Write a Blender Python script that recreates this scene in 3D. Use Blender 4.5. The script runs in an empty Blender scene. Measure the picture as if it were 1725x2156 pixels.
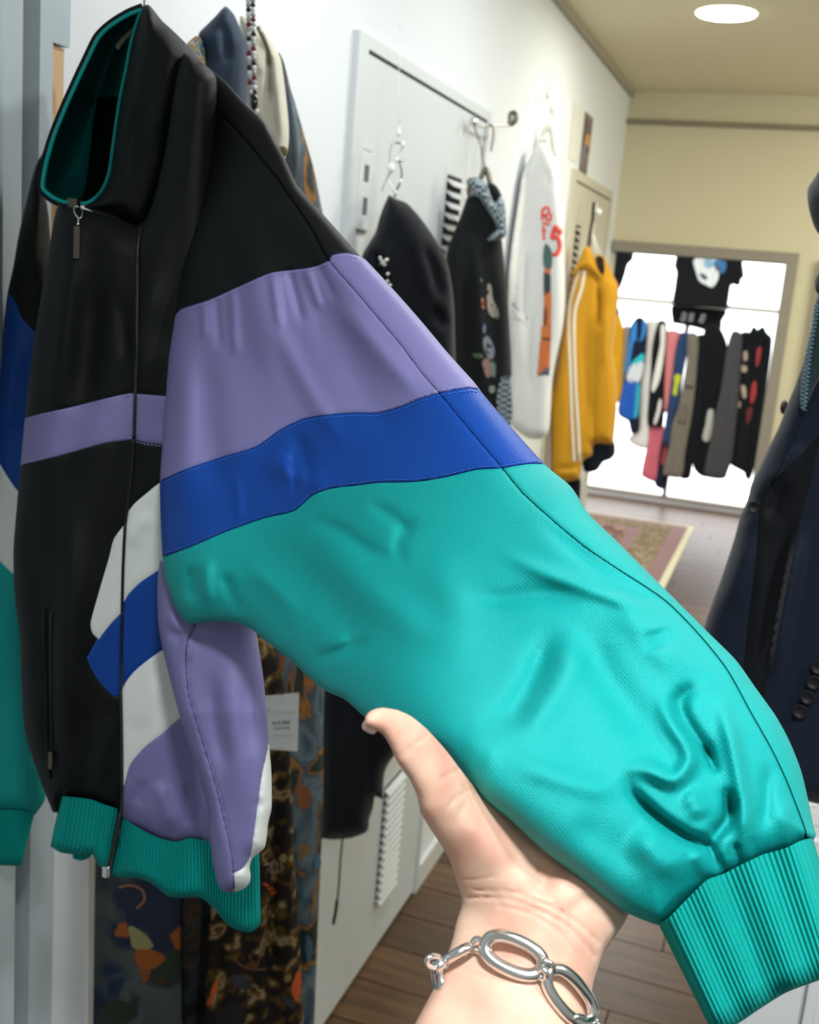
import bpy, math, random
import numpy as np
from mathutils import Vector, Matrix
from mathutils.geometry import delaunay_2d_cdt
random.seed(7); rng = np.random.default_rng(7)
S = bpy.context.scene

# ------------------------------------------------------------------ camera
FPX = 2300.0; CX, CY = 862.5, 1078.0; EYE = 1.65
_roll = math.radians(4.93)
_dy = np.array([1690.0-CX, CY-653.0, -FPX]); _dy /= np.linalg.norm(_dy)
_up = np.cross([math.cos(_roll), -math.sin(_roll), 0.0], _dy); _up /= np.linalg.norm(_up)
if _up[1] < 0: _up = -_up
_dx = np.cross(_dy, _up)
RM = np.stack([_dx, _dy, _up])
CAM = np.array([0.0, 0.0, EYE])
cam = bpy.data.cameras.new('camera'); co = bpy.data.objects.new('camera', cam); S.collection.objects.link(co)
cam.sensor_fit = 'HORIZONTAL'; cam.sensor_width = 13.0; cam.lens = 13.0*FPX/1725.0
cam.clip_start = 0.02; cam.clip_end = 60
m4 = Matrix([list(RM[i])+[CAM[i]] for i in range(3)]+[[0, 0, 0, 1]])
co.matrix_world = m4
cam.dof.use_dof = True; cam.dof.focus_distance = 0.60; cam.dof.aperture_fstop = 6.3
S.camera = co

# ------------------------------------------------------------------ light and exposure
S.view_settings.view_transform = 'Standard'; S.view_settings.look = 'None'
S.view_settings.exposure = 0.38; S.view_settings.gamma = 1.0; S.view_settings.use_curve_mapping = False
W = bpy.data.worlds.new('world'); S.world = W; W.use_nodes = True
W.node_tree.nodes['Background'].inputs[0].default_value = (0.93, 0.97, 1.0, 1)
W.node_tree.nodes['Background'].inputs[1].default_value = 2.6

def area(name, loc, size, power, col=(1, 1, 1), target=None, shape='DISK', spread=180):
    l = bpy.data.lights.new(name, 'AREA'); l.shape = shape; l.size = size; l.energy = power; l.color = col
    l.spread = math.radians(spread)
    o = bpy.data.objects.new(name, l); S.collection.objects.link(o); o.location = loc
    if target is not None:
        d = Vector(target)-Vector(loc); o.rotation_euler = d.to_track_quat('-Z', 'Y').to_euler()
    return o
area('ceiling_spot', (1.0, 0.10, 2.38), 0.14, 7.6, (1, 1, 1), (0.0, 0.65, 1.35))
area('ceiling_spot', (0.12, -0.12, 2.38), 0.14, 2.3, (.97, .99, 1), (0.08, 0.6, 1.35), spread=66)
area('ceiling_light', (-0.28, 1.45, 2.425), 0.22, 5.0, (.96, .985, 1))
area('ceiling_light', (-0.2, 2.3, 2.425), 0.22, 4.5, (.93, .97, 1))
area('ceiling_light', (0.7, -0.9, 2.42), 0.50, 3.5, (.97, .985, 1))  # unseen fill lamp behind the camera, added for front light
area('ceiling_light', (-0.28, 3.25, 2.405), 0.15, 4.0, (1, .97, .88))
area('ceiling_light', (0.9, 3.4, 2.42), 0.3, 16.0, (1, .95, .78))
area('ceiling_light', (-0.7, 6.7, 2.40), 0.5, 26.0, (1, .98, .94))
area('added_uplight', (1.55, 3.5, 2.02), 0.25, 8.0, (1, .96, .82), (0.5, 4.3, 2.5))  # unseen uplight added at the right to brighten the ceiling and back wall

# ------------------------------------------------------------------ pixel helpers (real distances along the view)
def rays(P):
    P = np.atleast_2d(np.asarray(P, float))
    d = np.stack([P[:, 0]-CX, CY-P[:, 1], np.full(len(P), -FPX)], 1)
    return d @ RM.T
XW = -0.773
def px2w(P, depth):
    r = rays(P)/FPX; depth = np.broadcast_to(np.asarray(depth, float), (len(r),))
    return CAM+r*depth[:, None]
def clampwall(P, depth, m=0.012):
    r = rays(P)/FPX
    lim = np.where(r[:, 0] < -1e-4, (XW+m)/np.minimum(r[:, 0], -1e-4), 99.0)
    return np.minimum(depth, lim)
def vplane(x, y, depth, az=0.0):
    a = math.radians(az); n = np.array([math.sin(a), -math.cos(a), 0.0])
    p0 = px2w([[x, y]], depth)[0]; k = float(n @ (p0-CAM))
    def D(P):
        return clampwall(P, k/((rays(P)/FPX) @ n))
    return D
def tps(ctrl):
    c = np.array(ctrl, float); X = c[:, :2]/1000; z = c[:, 2]; n = len(c)
    def U(r): return np.where(r > 1e-9, r*r*np.log(np.maximum(r, 1e-9)), 0)
    K = U(np.linalg.norm(X[:, None]-X[None], axis=2))+np.eye(n)*0.002
    Pm = np.hstack([np.ones((n, 1)), X])
    A = np.block([[K, Pm], [Pm.T, np.zeros((3, 3))]])
    s = np.linalg.solve(A, np.concatenate([z, np.zeros(3)]))
    def D(P):
        Q = np.atleast_2d(np.asarray(P, float))/1000
        return U(np.linalg.norm(Q[:, None]-X[None], axis=2)) @ s[:n]+s[n]+Q @ s[n+1:]
    return D
def Q(ox, oy, s, pts): return [(ox+p[0]/s, oy+p[1]/s)+tuple(p[2:]) for p in pts]
def cr(pts, step=7.0, closed=False):
    """smooth curve through points; a point with a third value 1 is a corner"""
    pts = [tuple(p) for p in pts]; n = len(pts); out = []
    segs = n if closed else n-1
    for i in range(segs):
        p1 = pts[i]; p2 = pts[(i+1) % n]
        p0 = pts[i-1] if (closed or i > 0) else p1
        p3 = pts[(i+2) % n] if (closed or i+2 < n) else p2
        if len(p1) > 2: p0 = p1
        if len(p2) > 2: p3 = p2
        a0, a1, a2, a3 = [np.array(q[:2], float) for q in (p0, p1, p2, p3)]
        L = np.linalg.norm(a2-a1); k = max(1, int(round(L/step)))
        # centripetal-ish tension for uneven spacing
        t1 = (a2-a0)/max(np.linalg.norm(a2-a0), 1e-6)*L; t2 = (a3-a1)/max(np.linalg.norm(a3-a1), 1e-6)*L
        for j in range(k):
            t = j/k; h00 = 2*t**3-3*t*t+1; h10 = t**3-2*t*t+t; h01 = -2*t**3+3*t*t; h11 = t**3-t*t
            out.append(h00*a1+h10*t1*.8+h01*a2+h11*t2*.8)
    if not closed: out.append(np.array(pts[-1][:2], float))
    return np.array(out)
def polydist(P, C, closed=False):
    A = C if closed else C[:-1]; B = np.roll(C, -1, 0) if closed else C[1:]
    out = np.full(len(P), 1e9); AB = B-A; L2 = np.maximum((AB**2).sum(1), 1e-9)
    for s in range(0, len(P), 4000):
        Pp = P[s:s+4000, None]-A[None]
        t = np.clip((Pp*AB[None]).sum(2)/L2, 0, 1)
        out[s:s+4000] = np.sqrt(((Pp-t[..., None]*AB[None])**2).sum(2).min(1))
    return out
def inside(P, C):
    x, y = P[:, 0], P[:, 1]; r = np.zeros(len(P), bool)
    X1, Y1 = C[:, 0], C[:, 1]; X2, Y2 = np.roll(X1, -1), np.roll(Y1, -1)
    for a, b, c, d in zip(X1, Y1, X2, Y2):
        m = ((b > y) != (d > y))
        if b != d: r ^= m & (x < (c-a)*(y-b)/(d-b)+a)
    return r

# ------------------------------------------------------------------ object helpers
def lin(c):
    if isinstance(c, str): c = tuple(int(c[i:i+2], 16) for i in (0, 2, 4))
    return tuple((v/255/12.92 if v/255 <= .04045 else ((v/255+.055)/1.055)**2.4) for v in c)+(1,)
def obj(name, V, F, mat, parent=None, smooth=True, mats=None, midx=None):
    V = np.asarray(V, float).reshape(-1, 3)
    me = bpy.data.meshes.new(name)
    off = np.array(parent_world(parent)) if parent else np.zeros(3)
    me.from_pydata((V-off).tolist(), [], [list(map(int, f)) for f in F])
    if smooth: me.polygons.foreach_set('use_smooth', [True]*len(me.polygons))
    me.materials.append(mat)
    o = bpy.data.objects.new(name, me); S.collection.objects.link(o)
    if parent: o.parent = parent
    me.update(); return o
def parent_world(p):
    v = np.zeros(3)
    while p: v = v+np.array(p.location); p = p.parent
    return v
def tag(o, label=None, cat=None, group=None, kind=None):
    if label: o['label'] = label
    if cat: o['category'] = cat
    if group: o['group'] = group
    if kind: o['kind'] = kind
    return o
def empty(name, loc, label, cat, group=None):
    o = bpy.data.objects.new(name, None); o.empty_display_size = .05; S.collection.objects.link(o)
    o.location = tuple(loc); return tag(o, label, cat, group)
def mesh_of(lst):
    V = []; F = []; n = 0
    for v, f in lst:
        v = np.asarray(v); V.append(v); F += [[i+n for i in q] for q in f]; n += len(v)
    return np.vstack(V), F
def boxvf(a, b):
    x0, y0, z0 = a; x1, y1, z1 = b
    V = [(x0, y0, z0), (x1, y0, z0), (x1, y1, z0), (x0, y1, z0), (x0, y0, z1), (x1, y0, z1), (x1, y1, z1), (x0, y1, z1)]
    return np.array(V, float), [(0, 3, 2, 1), (4, 5, 6, 7), (0, 1, 5, 4), (1, 2, 6, 5), (2, 3, 7, 6), (3, 0, 4, 7)]
def box(name, a, b, mat, parent=None, bev=0.0):
    V, F = boxvf(a, b); o = obj(name, V, F, mat, parent, smooth=False)
    if bev:
        m = o.modifiers.new('bevel', 'BEVEL'); m.width = bev; m.segments = 2
    return o
def struct(name, a, b, mat, parent=None, bev=0.0):
    o = box(name, a, b, mat, parent, bev)
    if not parent: o['kind'] = 'structure'
    return o
def tubevf(P, r, n=10, closed=False, flat=1.0):
    P = np.asarray(P, float); m = len(P); r = np.broadcast_to(np.asarray(r, float), (m,))
    if closed: T = np.roll(P, -1, 0)-np.roll(P, 1, 0)
    else: T = np.gradient(P, axis=0)
    T /= np.maximum(np.linalg.norm(T, axis=1), 1e-9)[:, None]
    ref = np.array([0, 0, 1.0]) if abs(T[0][2]) < .9 else np.array([1.0, 0, 0])
    N = np.cross(T[0], ref); N /= np.linalg.norm(N); V = []
    for i in range(m):
        N = N-T[i]*(N @ T[i]); N /= np.linalg.norm(N); B = np.cross(T[i], N)
        for k in range(n):
            a = 2*math.pi*k/n; V.append(P[i]+r[i]*(math.cos(a)*N+math.sin(a)*flat*B))
    F = []
    for i in range(m if closed else m-1):
        j = (i+1) % m
        for k in range(n): F.append((i*n+k, i*n+(k+1) % n, j*n+(k+1) % n, j*n+k))
    if not closed:
        F.append(tuple(range(n))[::-1]); F.append(tuple((m-1)*n+k for k in range(n)))
    return np.array(V), F
def tube(name, P, r, mat, parent=None, n=10, closed=False, flat=1.0):
    V, F = tubevf(P, r, n, closed, flat); return obj(name, V, F, mat, parent)
def pxtube(name, pts, D, r, mat, parent=None, off=0.0, step=5, n=8, closed=False):
    C = cr(pts, step, closed); return tube(name, px2w(C, D(C)-off), r, mat, parent, n, closed)
def spherevf(c, r, nu=10, nv=7, sz=1.0):
    V = [(c[0], c[1], c[2]+r*sz)]; F = []
    for i in range(1, nv):
        th = math.pi*i/nv
        for k in range(nu):
            ph = 2*math.pi*k/nu; V.append((c[0]+r*math.sin(th)*math.cos(ph), c[1]+r*math.sin(th)*math.sin(ph), c[2]+r*sz*math.cos(th)))
    V.append((c[0], c[1], c[2]-r*sz)); L = len(V)-1
    for k in range(nu): F.append((0, 1+k, 1+(k+1) % nu)); F.append((L, 1+(nv-2)*nu+(k+1) % nu, 1+(nv-2)*nu+k))
    for i in range(nv-2):
        for k in range(nu): F.append((1+i*nu+k, 1+(i+1)*nu+k, 1+(i+1)*nu+(k+1) % nu, 1+i*nu+(k+1) % nu))
    return np.array(V), F

# ------------------------------------------------------------------ materials
def mat(name, col, rough=.6, metal=0, spec=.5, emis=None, trans=0, sss=0, sheen=0):
    m = bpy.data.materials.new(name); m.use_nodes = True; b = m.node_tree.nodes['Principled BSDF']
    b.inputs['Base Color'].default_value = lin(col); b.inputs['Roughness'].default_value = rough
    b.inputs['Metallic'].default_value = metal; b.inputs['Specular IOR Level'].default_value = spec
    if emis: b.inputs['Emission Color'].default_value = lin(emis[0]); b.inputs['Emission Strength'].default_value = emis[1]
    if trans: b.inputs['Transmission Weight'].default_value = trans
    if sheen:
        b.inputs['Sheen Weight'].default_value = sheen; b.inputs['Sheen Roughness'].default_value = .4
    return m
def nodes(m): return m.node_tree.nodes, m.node_tree.links, m.node_tree.nodes['Principled BSDF']
def fabric(name, col, rough=.6, var=.12, vs=40, weave=1400, bump=.25, sheen=.25, spec=.4, col2=None, dist=.0004, wv=.0):
    m = mat(name, col, rough, spec=spec, sheen=sheen); N, L, b = nodes(m)
    tc = N.new('ShaderNodeTexCoord')
    n1 = N.new('ShaderNodeTexNoise'); n1.inputs['Scale'].default_value = vs; n1.inputs['Detail'].default_value = 4
    L.new(tc.outputs['Object'], n1.inputs['Vector'])
    mx = N.new('ShaderNodeMix'); mx.data_type = 'RGBA'
    c = np.array(lin(col)); c2 = np.array(lin(col2)) if col2 else c*(1-var)
    mx.inputs[6].default_value = tuple(c[:3])+(1,); mx.inputs[7].default_value = tuple(c2[:3])+(1,)
    L.new(n1.outputs['Fac'], mx.inputs[0]); L.new(mx.outputs[2], b.inputs['Base Color'])
    n2 = N.new('ShaderNodeTexNoise'); n2.inputs['Scale'].default_value = weave; n2.inputs['Detail'].default_value = 2
    L.new(tc.outputs['Object'], n2.inputs['Vector'])
    bp = N.new('ShaderNodeBump'); bp.inputs['Strength'].default_value = bump; bp.inputs['Distance'].default_value = dist
    h = n2.outputs['Fac']
    if wv:
        w = N.new('ShaderNodeTexWave'); w.inputs['Scale'].default_value = 260; w.bands_direction = 'DIAGONAL'
        L.new(tc.outputs['Object'], w.inputs['Vector'])
        ad = N.new('ShaderNodeMath'); ad.operation = 'MULTIPLY_ADD'; ad.inputs[1].default_value = wv
        L.new(w.outputs['Fac'], ad.inputs[0]); L.new(n2.outputs['Fac'], ad.inputs[2]); h = ad.outputs[0]
    L.new(h, bp.inputs['Height']); L.new(bp.outputs['Normal'], b.inputs['Normal'])
    return m
def pattern(name, stops, scale=14, rough=.8, vor=False, dist=1.2, det=3, bump=.2, zs=1.0):
    m = mat(name, '808080', rough, spec=.25); N, L, b = nodes(m)
    tc = N.new('ShaderNodeTexCoord'); mp = N.new('ShaderNodeMapping'); mp.inputs['Scale'].default_value = (1, 1, zs)
    L.new(tc.outputs['Object'], mp.inputs['Vector'])
    n1 = N.new('ShaderNodeTexNoise'); n1.inputs['Scale'].default_value = scale; n1.inputs['Detail'].default_value = det
    n1.inputs['Distortion'].default_value = dist; L.new(mp.outputs[0], n1.inputs['Vector'])
    h = n1.outputs['Fac']
    if vor:
        v = N.new('ShaderNodeTexVoronoi'); v.inputs['Scale'].default_value = scale*2.2; L.new(mp.outputs[0], v.inputs['Vector'])
        ad = N.new('ShaderNodeMath'); ad.operation = 'MULTIPLY_ADD'; ad.inputs[1].default_value = .35
        L.new(v.outputs['Distance'], ad.inputs[0]); L.new(h, ad.inputs[2]); h = ad.outputs[0]
    r = N.new('ShaderNodeValToRGB'); el = r.color_ramp.elements; r.color_ramp.interpolation = 'LINEAR'
    while len(el) > 1: el.remove(el[-1])
    el[0].position = stops[0][0]; el[0].color = lin(stops[0][1])
    for p, c in stops[1:]: e = el.new(p); e.color = lin(c)
    L.new(h, r.inputs[0]); L.new(r.outputs[0], b.inputs['Base Color'])
    return m
M = {}
M['teal'] = fabric('teal_satin', '04a2a0', .5, var=.08, vs=25, weave=2100, bump=.9, sheen=.0, spec=.30, dist=.0006, wv=.10)
M['teal_rib'] = fabric('teal_rib_knit', '05968f', .8, var=.12, vs=60, weave=1600, bump=.4, sheen=.0, spec=.15)
M['lav'] = fabric('lavender_satin', '7a77aa', .5, var=.07, vs=20, weave=1500, bump=.4, sheen=.0, spec=.3, wv=.1)
M['blue'] = fabric('royal_blue_satin', '03429a', .5, var=.12, vs=20, weave=1500, bump=.4, sheen=.0, spec=.3, wv=.1)
M['blk'] = fabric('black_satin', '0c1011', .6, var=.2, vs=18, weave=1300, bump=.35, sheen=.0, spec=.22)
M['wht'] = fabric('white_satin', 'e4eae6', .5, var=.05, vs=20, weave=1300, bump=.2, sheen=.1)
M['dgrey'] = fabric('shadow_grey_satin', '8f8e8c', .6)
M['zip'] = mat('zipper_tape', '08090a', .5)
M['metal'] = mat('silver', 'e4e4e2', .24, 1)
M['dmetal'] = mat('antique_metal', '6c675c', .35, 1)
M['wire'] = mat('steel_wire', 'a9aaa8', .3, 1)
M['glassbead'] = mat('clear_bead', 'f4f6f6', .08, 0, .8)
M['cream_wood'] = mat('beige_hanger', 'cbbfa4', .5)
M['navy'] = fabric('navy_wool', '121d2e', .75, var=.15, vs=30, weave=900, bump=.4, sheen=.15, spec=.25)
M['navy_dk'] = fabric('dark_navy_wool', '070b12', .75, var=.15, vs=30, weave=900, bump=.4, sheen=.15, spec=.25)
M['navy_col'] = fabric('blue_grey_cotton', '2d3f57', .8, var=.2, vs=14, weave=900, bump=.2, sheen=.1)
M['coat'] = fabric('black_cotton', '0d1118', .85, var=.2, vs=14, weave=900, bump=.3, sheen=.15, spec=.2)
M['dk'] = fabric('charcoal_cotton', '1d2022', .85, var=.2, vs=14, weave=700, bump=.3, sheen=.1, spec=.2)
M['cream'] = fabric('cream_knit', 'd9d5c4', .9, var=.12, vs=30, weave=300, bump=.6, sheen=.2, dist=.001)
M['whitecoat'] = fabric('white_cotton', 'e9ebea', .85, var=.03, vs=8, weave=600, bump=.2, sheen=.1)
M['mustard'] = fabric('mustard_jersey', 'd59a12', .7, var=.12, vs=8, weave=600, bump=.2, sheen=.2)
M['stripe'] = mat('white_tape', 'efeadb', .7)

# ------------------------------------------------------------------ garment builder
FW = 1.15
def end_a(f): return f[3] if len(f) > 3 else 0.0   # extra weight at the first end (1 = runs into a seam)
def end_b(f): return f[4] if len(f) > 4 else 0.0
def foldsum(P, folds):
    z = np.zeros(len(P))
    for f in folds:
        C = cr(f[0], 14); A = C[:-1]; AB = C[1:]-A; L2 = np.maximum((AB**2).sum(1), 1e-9)
        w = f[1]*FW; lo = C.min(0)-3.2*w; hi = C.max(0)+3.2*w
        m = ((P > lo) & (P < hi)).all(1)
        if not m.any(): continue
        Pp = P[m][:, None]-A[None]; t = np.clip((Pp*AB[None]).sum(2)/L2, 0, 1)
        d = np.sqrt(((Pp-t[..., None]*AB[None])**2).sum(2)); k = d.argmin(1); u = (k+t[np.arange(len(k)), k])/len(A)
        env = np.clip(np.minimum(u*3+end_a(f), (1-u)*3+end_b(f)), 0, 1); env = env*env*(3-2*env)
        z[m] += f[2]*env*np.exp(-(d.min(1)/w)**2)
    return z
class Front:
    """front surface of a garment: base plane/surface + roundness at the silhouette + folds"""
    def __init__(s, outline, D, T, w, folds=(), drape=(), seams=(), sw=2.2, sa=.0012, step=7, Tb=None):
        s.C = cr(outline, step, True); s.D = D; s.T = T; s.w = w; s.folds = folds; s.drape = drape
        s.seams = seams; s.sw = sw; s.sa = sa; s.Tb = T if Tb is None else Tb
    def prof(s, P):
        w = s.w(P) if callable(s.w) else s.w; T = s.T(P) if callable(s.T) else s.T
        d = np.clip(polydist(P, s.C, True)/w, 0, 1)
        return T*np.sqrt(np.maximum(1-(1-d)**2, 0)), d
    def __call__(s, P):
        P = np.atleast_2d(np.asarray(P, float)); pr, d = s.prof(P); e = np.minimum(d*1.4, 1)
        z = pr+foldsum(P, s.folds)*e
        for lam, amp, ph, lean in s.drape: z = z+e*amp*np.sin(2*math.pi*(P[:, 0]+lean*P[:, 1])/lam+ph+.6*np.sin(P[:, 1]/lam/1.7))
        for q in s.seams: z = z-e*s.sa*np.exp(-(polydist(P, q)/s.sw)**2)
        return s.D(P)-z
def triangulate(C, seams, step):
    x0, y0 = C.min(0); x1, y1 = C.max(0)
    gx = np.arange(x0, x1, step); gy = np.arange(y0, y1, step*.866)
    G = np.array([(x+(step/2 if j % 2 else 0), y) for j, y in enumerate(gy) for x in gx])
    G = G[inside(G, C)]
    if len(G): G = G[polydist(G, C, True) > step*.55]
    # rings close to the silhouette, so that it rolls away smoothly
    T = np.roll(C, -1, 0)-np.roll(C, 1, 0); T /= np.maximum(np.linalg.norm(T, axis=1), 1e-6)[:, None]
    Nn = np.stack([-T[:, 1], T[:, 0]], 1)
    ring = []
    for k in (.12, .35):
        for sg in (1, -1):
            R = C+Nn*sg*step*k; R = R[inside(R, C)]
            if len(R): R = R[polydist(R, C, True) > step*k*.8]; ring.append(R)
    pts = [C]+[r for r in ring if len(r)]+([G] if len(G) else [])
    for q in seams:
        for r in range(1, len(pts)):
            if len(pts[r]): pts[r] = pts[r][polydist(pts[r], q) > step*.3]
    nC = len(C); edges = []; allp = list(pts); n = sum(len(p) for p in allp)
    for q in seams:
        allp.append(q); edges += [(n+i, n+i+1) for i in range(len(q)-1)]; n += len(q)
    A = np.vstack([p for p in allp if len(p)])
    edges += [(i, (i+1) % nC) for i in range(nC)]
    v, e, f, ov, oe, of = delaunay_2d_cdt([Vector((float(p[0]), float(p[1]))) for p in A], edges, [], 1, 1e-3)
    V = np.array([(p.x, p.y) for p in v])
    F = np.array([t for t in f if len(t) == 3])
    cen = V[F].mean(1); F = F[inside(cen, C)]
    cons = {tuple(sorted(e[i])) for i in range(len(e)) if oe[i]}
    a = V[F[:, 1]]-V[F[:, 0]]; b = V[F[:, 2]]-V[F[:, 0]]
    fl = (a[:, 0]*b[:, 1]-a[:, 1]*b[:, 0]) > 0   # pixel y points down: flip to face the lens
    F[fl] = F[fl][:, ::-1]
    return V, F, cons
def floodparts(V, F, cons, seeds):
    em = {}
    for i, t in enumerate(F):
        for k in range(3):
            em.setdefault(tuple(sorted((t[k], t[(k+1) % 3]))), []).append(i)
    comp = -np.ones(len(F), int); nc = 0; nb = [[] for _ in F]; nbc = [[] for _ in F]
    for ed, fs in em.items():
        if len(fs) == 2:
            (nbc if ed in cons else nb)[fs[0]].append(fs[1]); (nbc if ed in cons else nb)[fs[1]].append(fs[0])
    for s in range(len(F)):
        if comp[s] >= 0: continue
        st = [s]; comp[s] = nc
        while st:
            a = st.pop()
            for b in nb[a]:
                if comp[b] < 0: comp[b] = nc; st.append(b)
        nc += 1
    cen = V[F].mean(1); lab = -np.ones(nc, int)
    for si, p in enumerate(seeds):
        i = int(np.argmin(((cen-np.array(p))**2).sum(1))); lab[comp[i]] = si
    for _ in range(8):
        if (lab >= 0).all(): break
        for i in range(len(F)):
            if lab[comp[i]] < 0:
                for b in nbc[i]:
                    if lab[comp[b]] >= 0: lab[comp[i]] = lab[comp[b]]; break
    lab[lab < 0] = 0
    return lab[comp]
def sub(V, F):
    u, inv = np.unique(F, return_inverse=True); return V[u], inv.reshape(F.shape)
def garment(name, label, cat, fr, regions, back=None, step=8, seams=(), group=None, root=None, bstep=None):
    """regions: [(part name, seed px, material, label)]"""
    V, F, cons = triangulate(fr.C, list(seams), step)
    W3 = px2w(V, fr(V))
    bs = bstep or step*1.8
    BV, BF, _ = triangulate(fr.C, [], bs)
    pr, d = fr.prof(BV); Tf = fr.T(BV) if callable(fr.T) else fr.T
    Tb = fr.Tb(BV) if callable(fr.Tb) else fr.Tb
    bd = fr.D(BV)+pr*Tb/Tf
    if W3[:, 1].max() < 4.6: bd = clampwall(BV, bd, .004)
    B3 = px2w(BV, bd); BF = BF[:, ::-1]
    if root is None and len(regions) == 1:
        v, f = mesh_of([(W3, F.tolist()), (B3, BF.tolist())])
        o = obj(name, v, f, regions[0][2]); weld(o); tag(o, label, cat, group); return o
    if root is None:
        c = (W3.min(0)+W3.max(0))/2; root = empty(name, (c[0], c[1], W3[:, 2].min()), label, cat, group)
    lab = floodparts(V, F, cons, [r[1] for r in regions])
    for i, r in enumerate(regions):
        Fi = F[lab == i]
        if not len(Fi): print('EMPTY REGION', name, r[0]); continue
        v, f = sub(W3, Fi); o = obj(r[0], v, f.tolist(), r[2], root)
        if len(r) > 3 and r[3]: o['label'] = r[3]
    if back is not None:
        obj('back_panel' if back[0] is None else back[0], B3, BF.tolist(), back[1], root)
    return root
def jag(pts, amp=3.0, step=6):
    C = cr(pts, step, True); r_ = np.random.default_rng(int(abs(C.sum())) % 9999); return [tuple(p) for p in C+r_.normal(0, amp*.5, C.shape)]
def weld(o, d=8e-5):
    import bmesh
    b = bmesh.new(); b.from_mesh(o.data); bmesh.ops.remove_doubles(b, verts=b.verts, dist=d); b.to_mesh(o.data); b.free()
def patch(name, outline, fr, off, m, parent=None, step=5, label=None, smoothpts=True):
    C = cr(outline, step, True) if smoothpts else np.array(outline, float)
    V, F, _ = triangulate(C, [], step)
    W3 = px2w(V, fr(V)-off); W4 = px2w(V, fr(V)-off*.2)
    v, f = mesh_of([(W3, F.tolist()), (W4, F[:, ::-1].tolist())])
    o = obj(name, v, f, m, parent)
    if label: o['label'] = label
    return o
def ribbonvf(pts, wpx, fr, off, step=4, closed=False):
    C = cr(pts, step, closed) if not isinstance(pts, np.ndarray) else pts
    T = np.gradient(C, axis=0); T /= np.maximum(np.linalg.norm(T, axis=1), 1e-6)[:, None]
    N = np.stack([-T[:, 1], T[:, 0]], 1); w = np.broadcast_to(np.asarray(wpx, float), (len(C),))[:, None]/2
    A = C-N*w; B = C+N*w; n = len(C)
    V = np.vstack([px2w(A, fr(A)-off*.3), px2w(A+(N*w)*.4, fr(A)-off), px2w(B-(N*w)*.4, fr(B)-off), px2w(B, fr(B)-off*.3)])
    F = []
    for i in range(n-1):
        for k in range(3): F.append((k*n+i, (k+1)*n+i, (k+1)*n+i+1, k*n+i+1))
    return V, F
def ribbon(name, pts, wpx, fr, off, m, parent=None, step=4, label=None):
    V, F = ribbonvf(pts, wpx, fr, off, step); o = obj(name, V, F, m, parent)
    if label: o['label'] = label
    return o
def stitches(name, curves, fr, m, parent, offpx=5, dash=7, gap=4, w=1.5, up=.0006):
    L = []
    for c in curves:
        C = cr(c, 1.0) if not isinstance(c, np.ndarray) else c
        T = np.gradient(C, axis=0); T /= np.maximum(np.linalg.norm(T, axis=1), 1e-6)[:, None]
        N = np.stack([-T[:, 1], T[:, 0]], 1); C = C+N*offpx
        s = np.concatenate([[0], np.cumsum(np.linalg.norm(np.diff(C, axis=0), axis=1))]); t = 0
        while t+dash < s[-1]:
            q = np.stack([np.interp([t, t+dash/2, t+dash], s, C[:, k]) for k in (0, 1)], 1)
            if not inside(q, fr.C).all() or polydist(q, fr.C, True).min() < 5: t += dash+gap; continue
            L.append(ribbonvf(q, w, fr, up)); t += dash+gap
    v, f = mesh_of(L); o = obj(name, v, f, m, parent); o['kind'] = 'stuff'; return o
def ribknit(name, top, bot, nribs, Dt, T, amp, m, parent, per=8, nv=16, wave=None, label=None, Tb=None):
    """ribbed knit band: ribs run from the top curve to the bottom curve; closed front and back"""
    nu = nribs*per
    def res(c):
        C = cr(c, 3) if not isinstance(c, np.ndarray) else c
        s = np.concatenate([[0], np.cumsum(np.linalg.norm(np.diff(C, axis=0), axis=1))]); u = np.linspace(0, s[-1], nu+1)
        return np.stack([np.interp(u, s, C[:, k]) for k in (0, 1)], 1)
    A = res(top); B = res(bot); u = np.linspace(0, 1, nu+1)
    rib = amp*np.abs(np.sin(math.pi*nribs*u))**.8
    pr = np.sqrt(np.maximum(1-(1-np.clip(np.minimum(u, 1-u)*6, 0, 1))**2, 0))
    V = []; F = []
    for j in range(nv+1):
        v = j/nv; P = A*(1-v)+B*v
        endr = min(1.0, (1-v)*6); er = math.sqrt(max(1-(1-endr)**2, 0))
        z = T*pr*(.35+.65*er)+rib*(.2+.8*er)
        if wave is not None: z = z+wave(P, u, v)
        V.append(px2w(P, Dt(P)-z))
    nb = nu//4
    for j in range(nv+1):
        v = j/nv; P = (A*(1-v)+B*v)[::4]; prb = pr[::4]
        endr = min(1.0, (1-v)*6); er = math.sqrt(max(1-(1-endr)**2, 0))
        V.append(px2w(P, Dt(P)+(T if Tb is None else Tb)*prb*(.35+.65*er)))
    W3 = np.vstack(V); s = nu+1
    for j in range(nv):
        for i in range(nu): F.append((j*s+i, (j+1)*s+i, (j+1)*s+i+1, j*s+i+1))
    b0 = (nv+1)*s; s2 = nb+1
    for j in range(nv):
        for i in range(nb): F.append((b0+j*s2+i, b0+j*s2+i+1, b0+(j+1)*s2+i+1, b0+(j+1)*s2+i))
    for i in range(nb):   # bottom lip
        f0 = nv*s+i*4; g = b0+nv*s2+i
        F.append((f0, g, g+1, f0+4, f0+3, f0+2, f0+1))
    o = obj(name, W3, F, m, parent)
    if label: o['label'] = label
    return o

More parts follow.
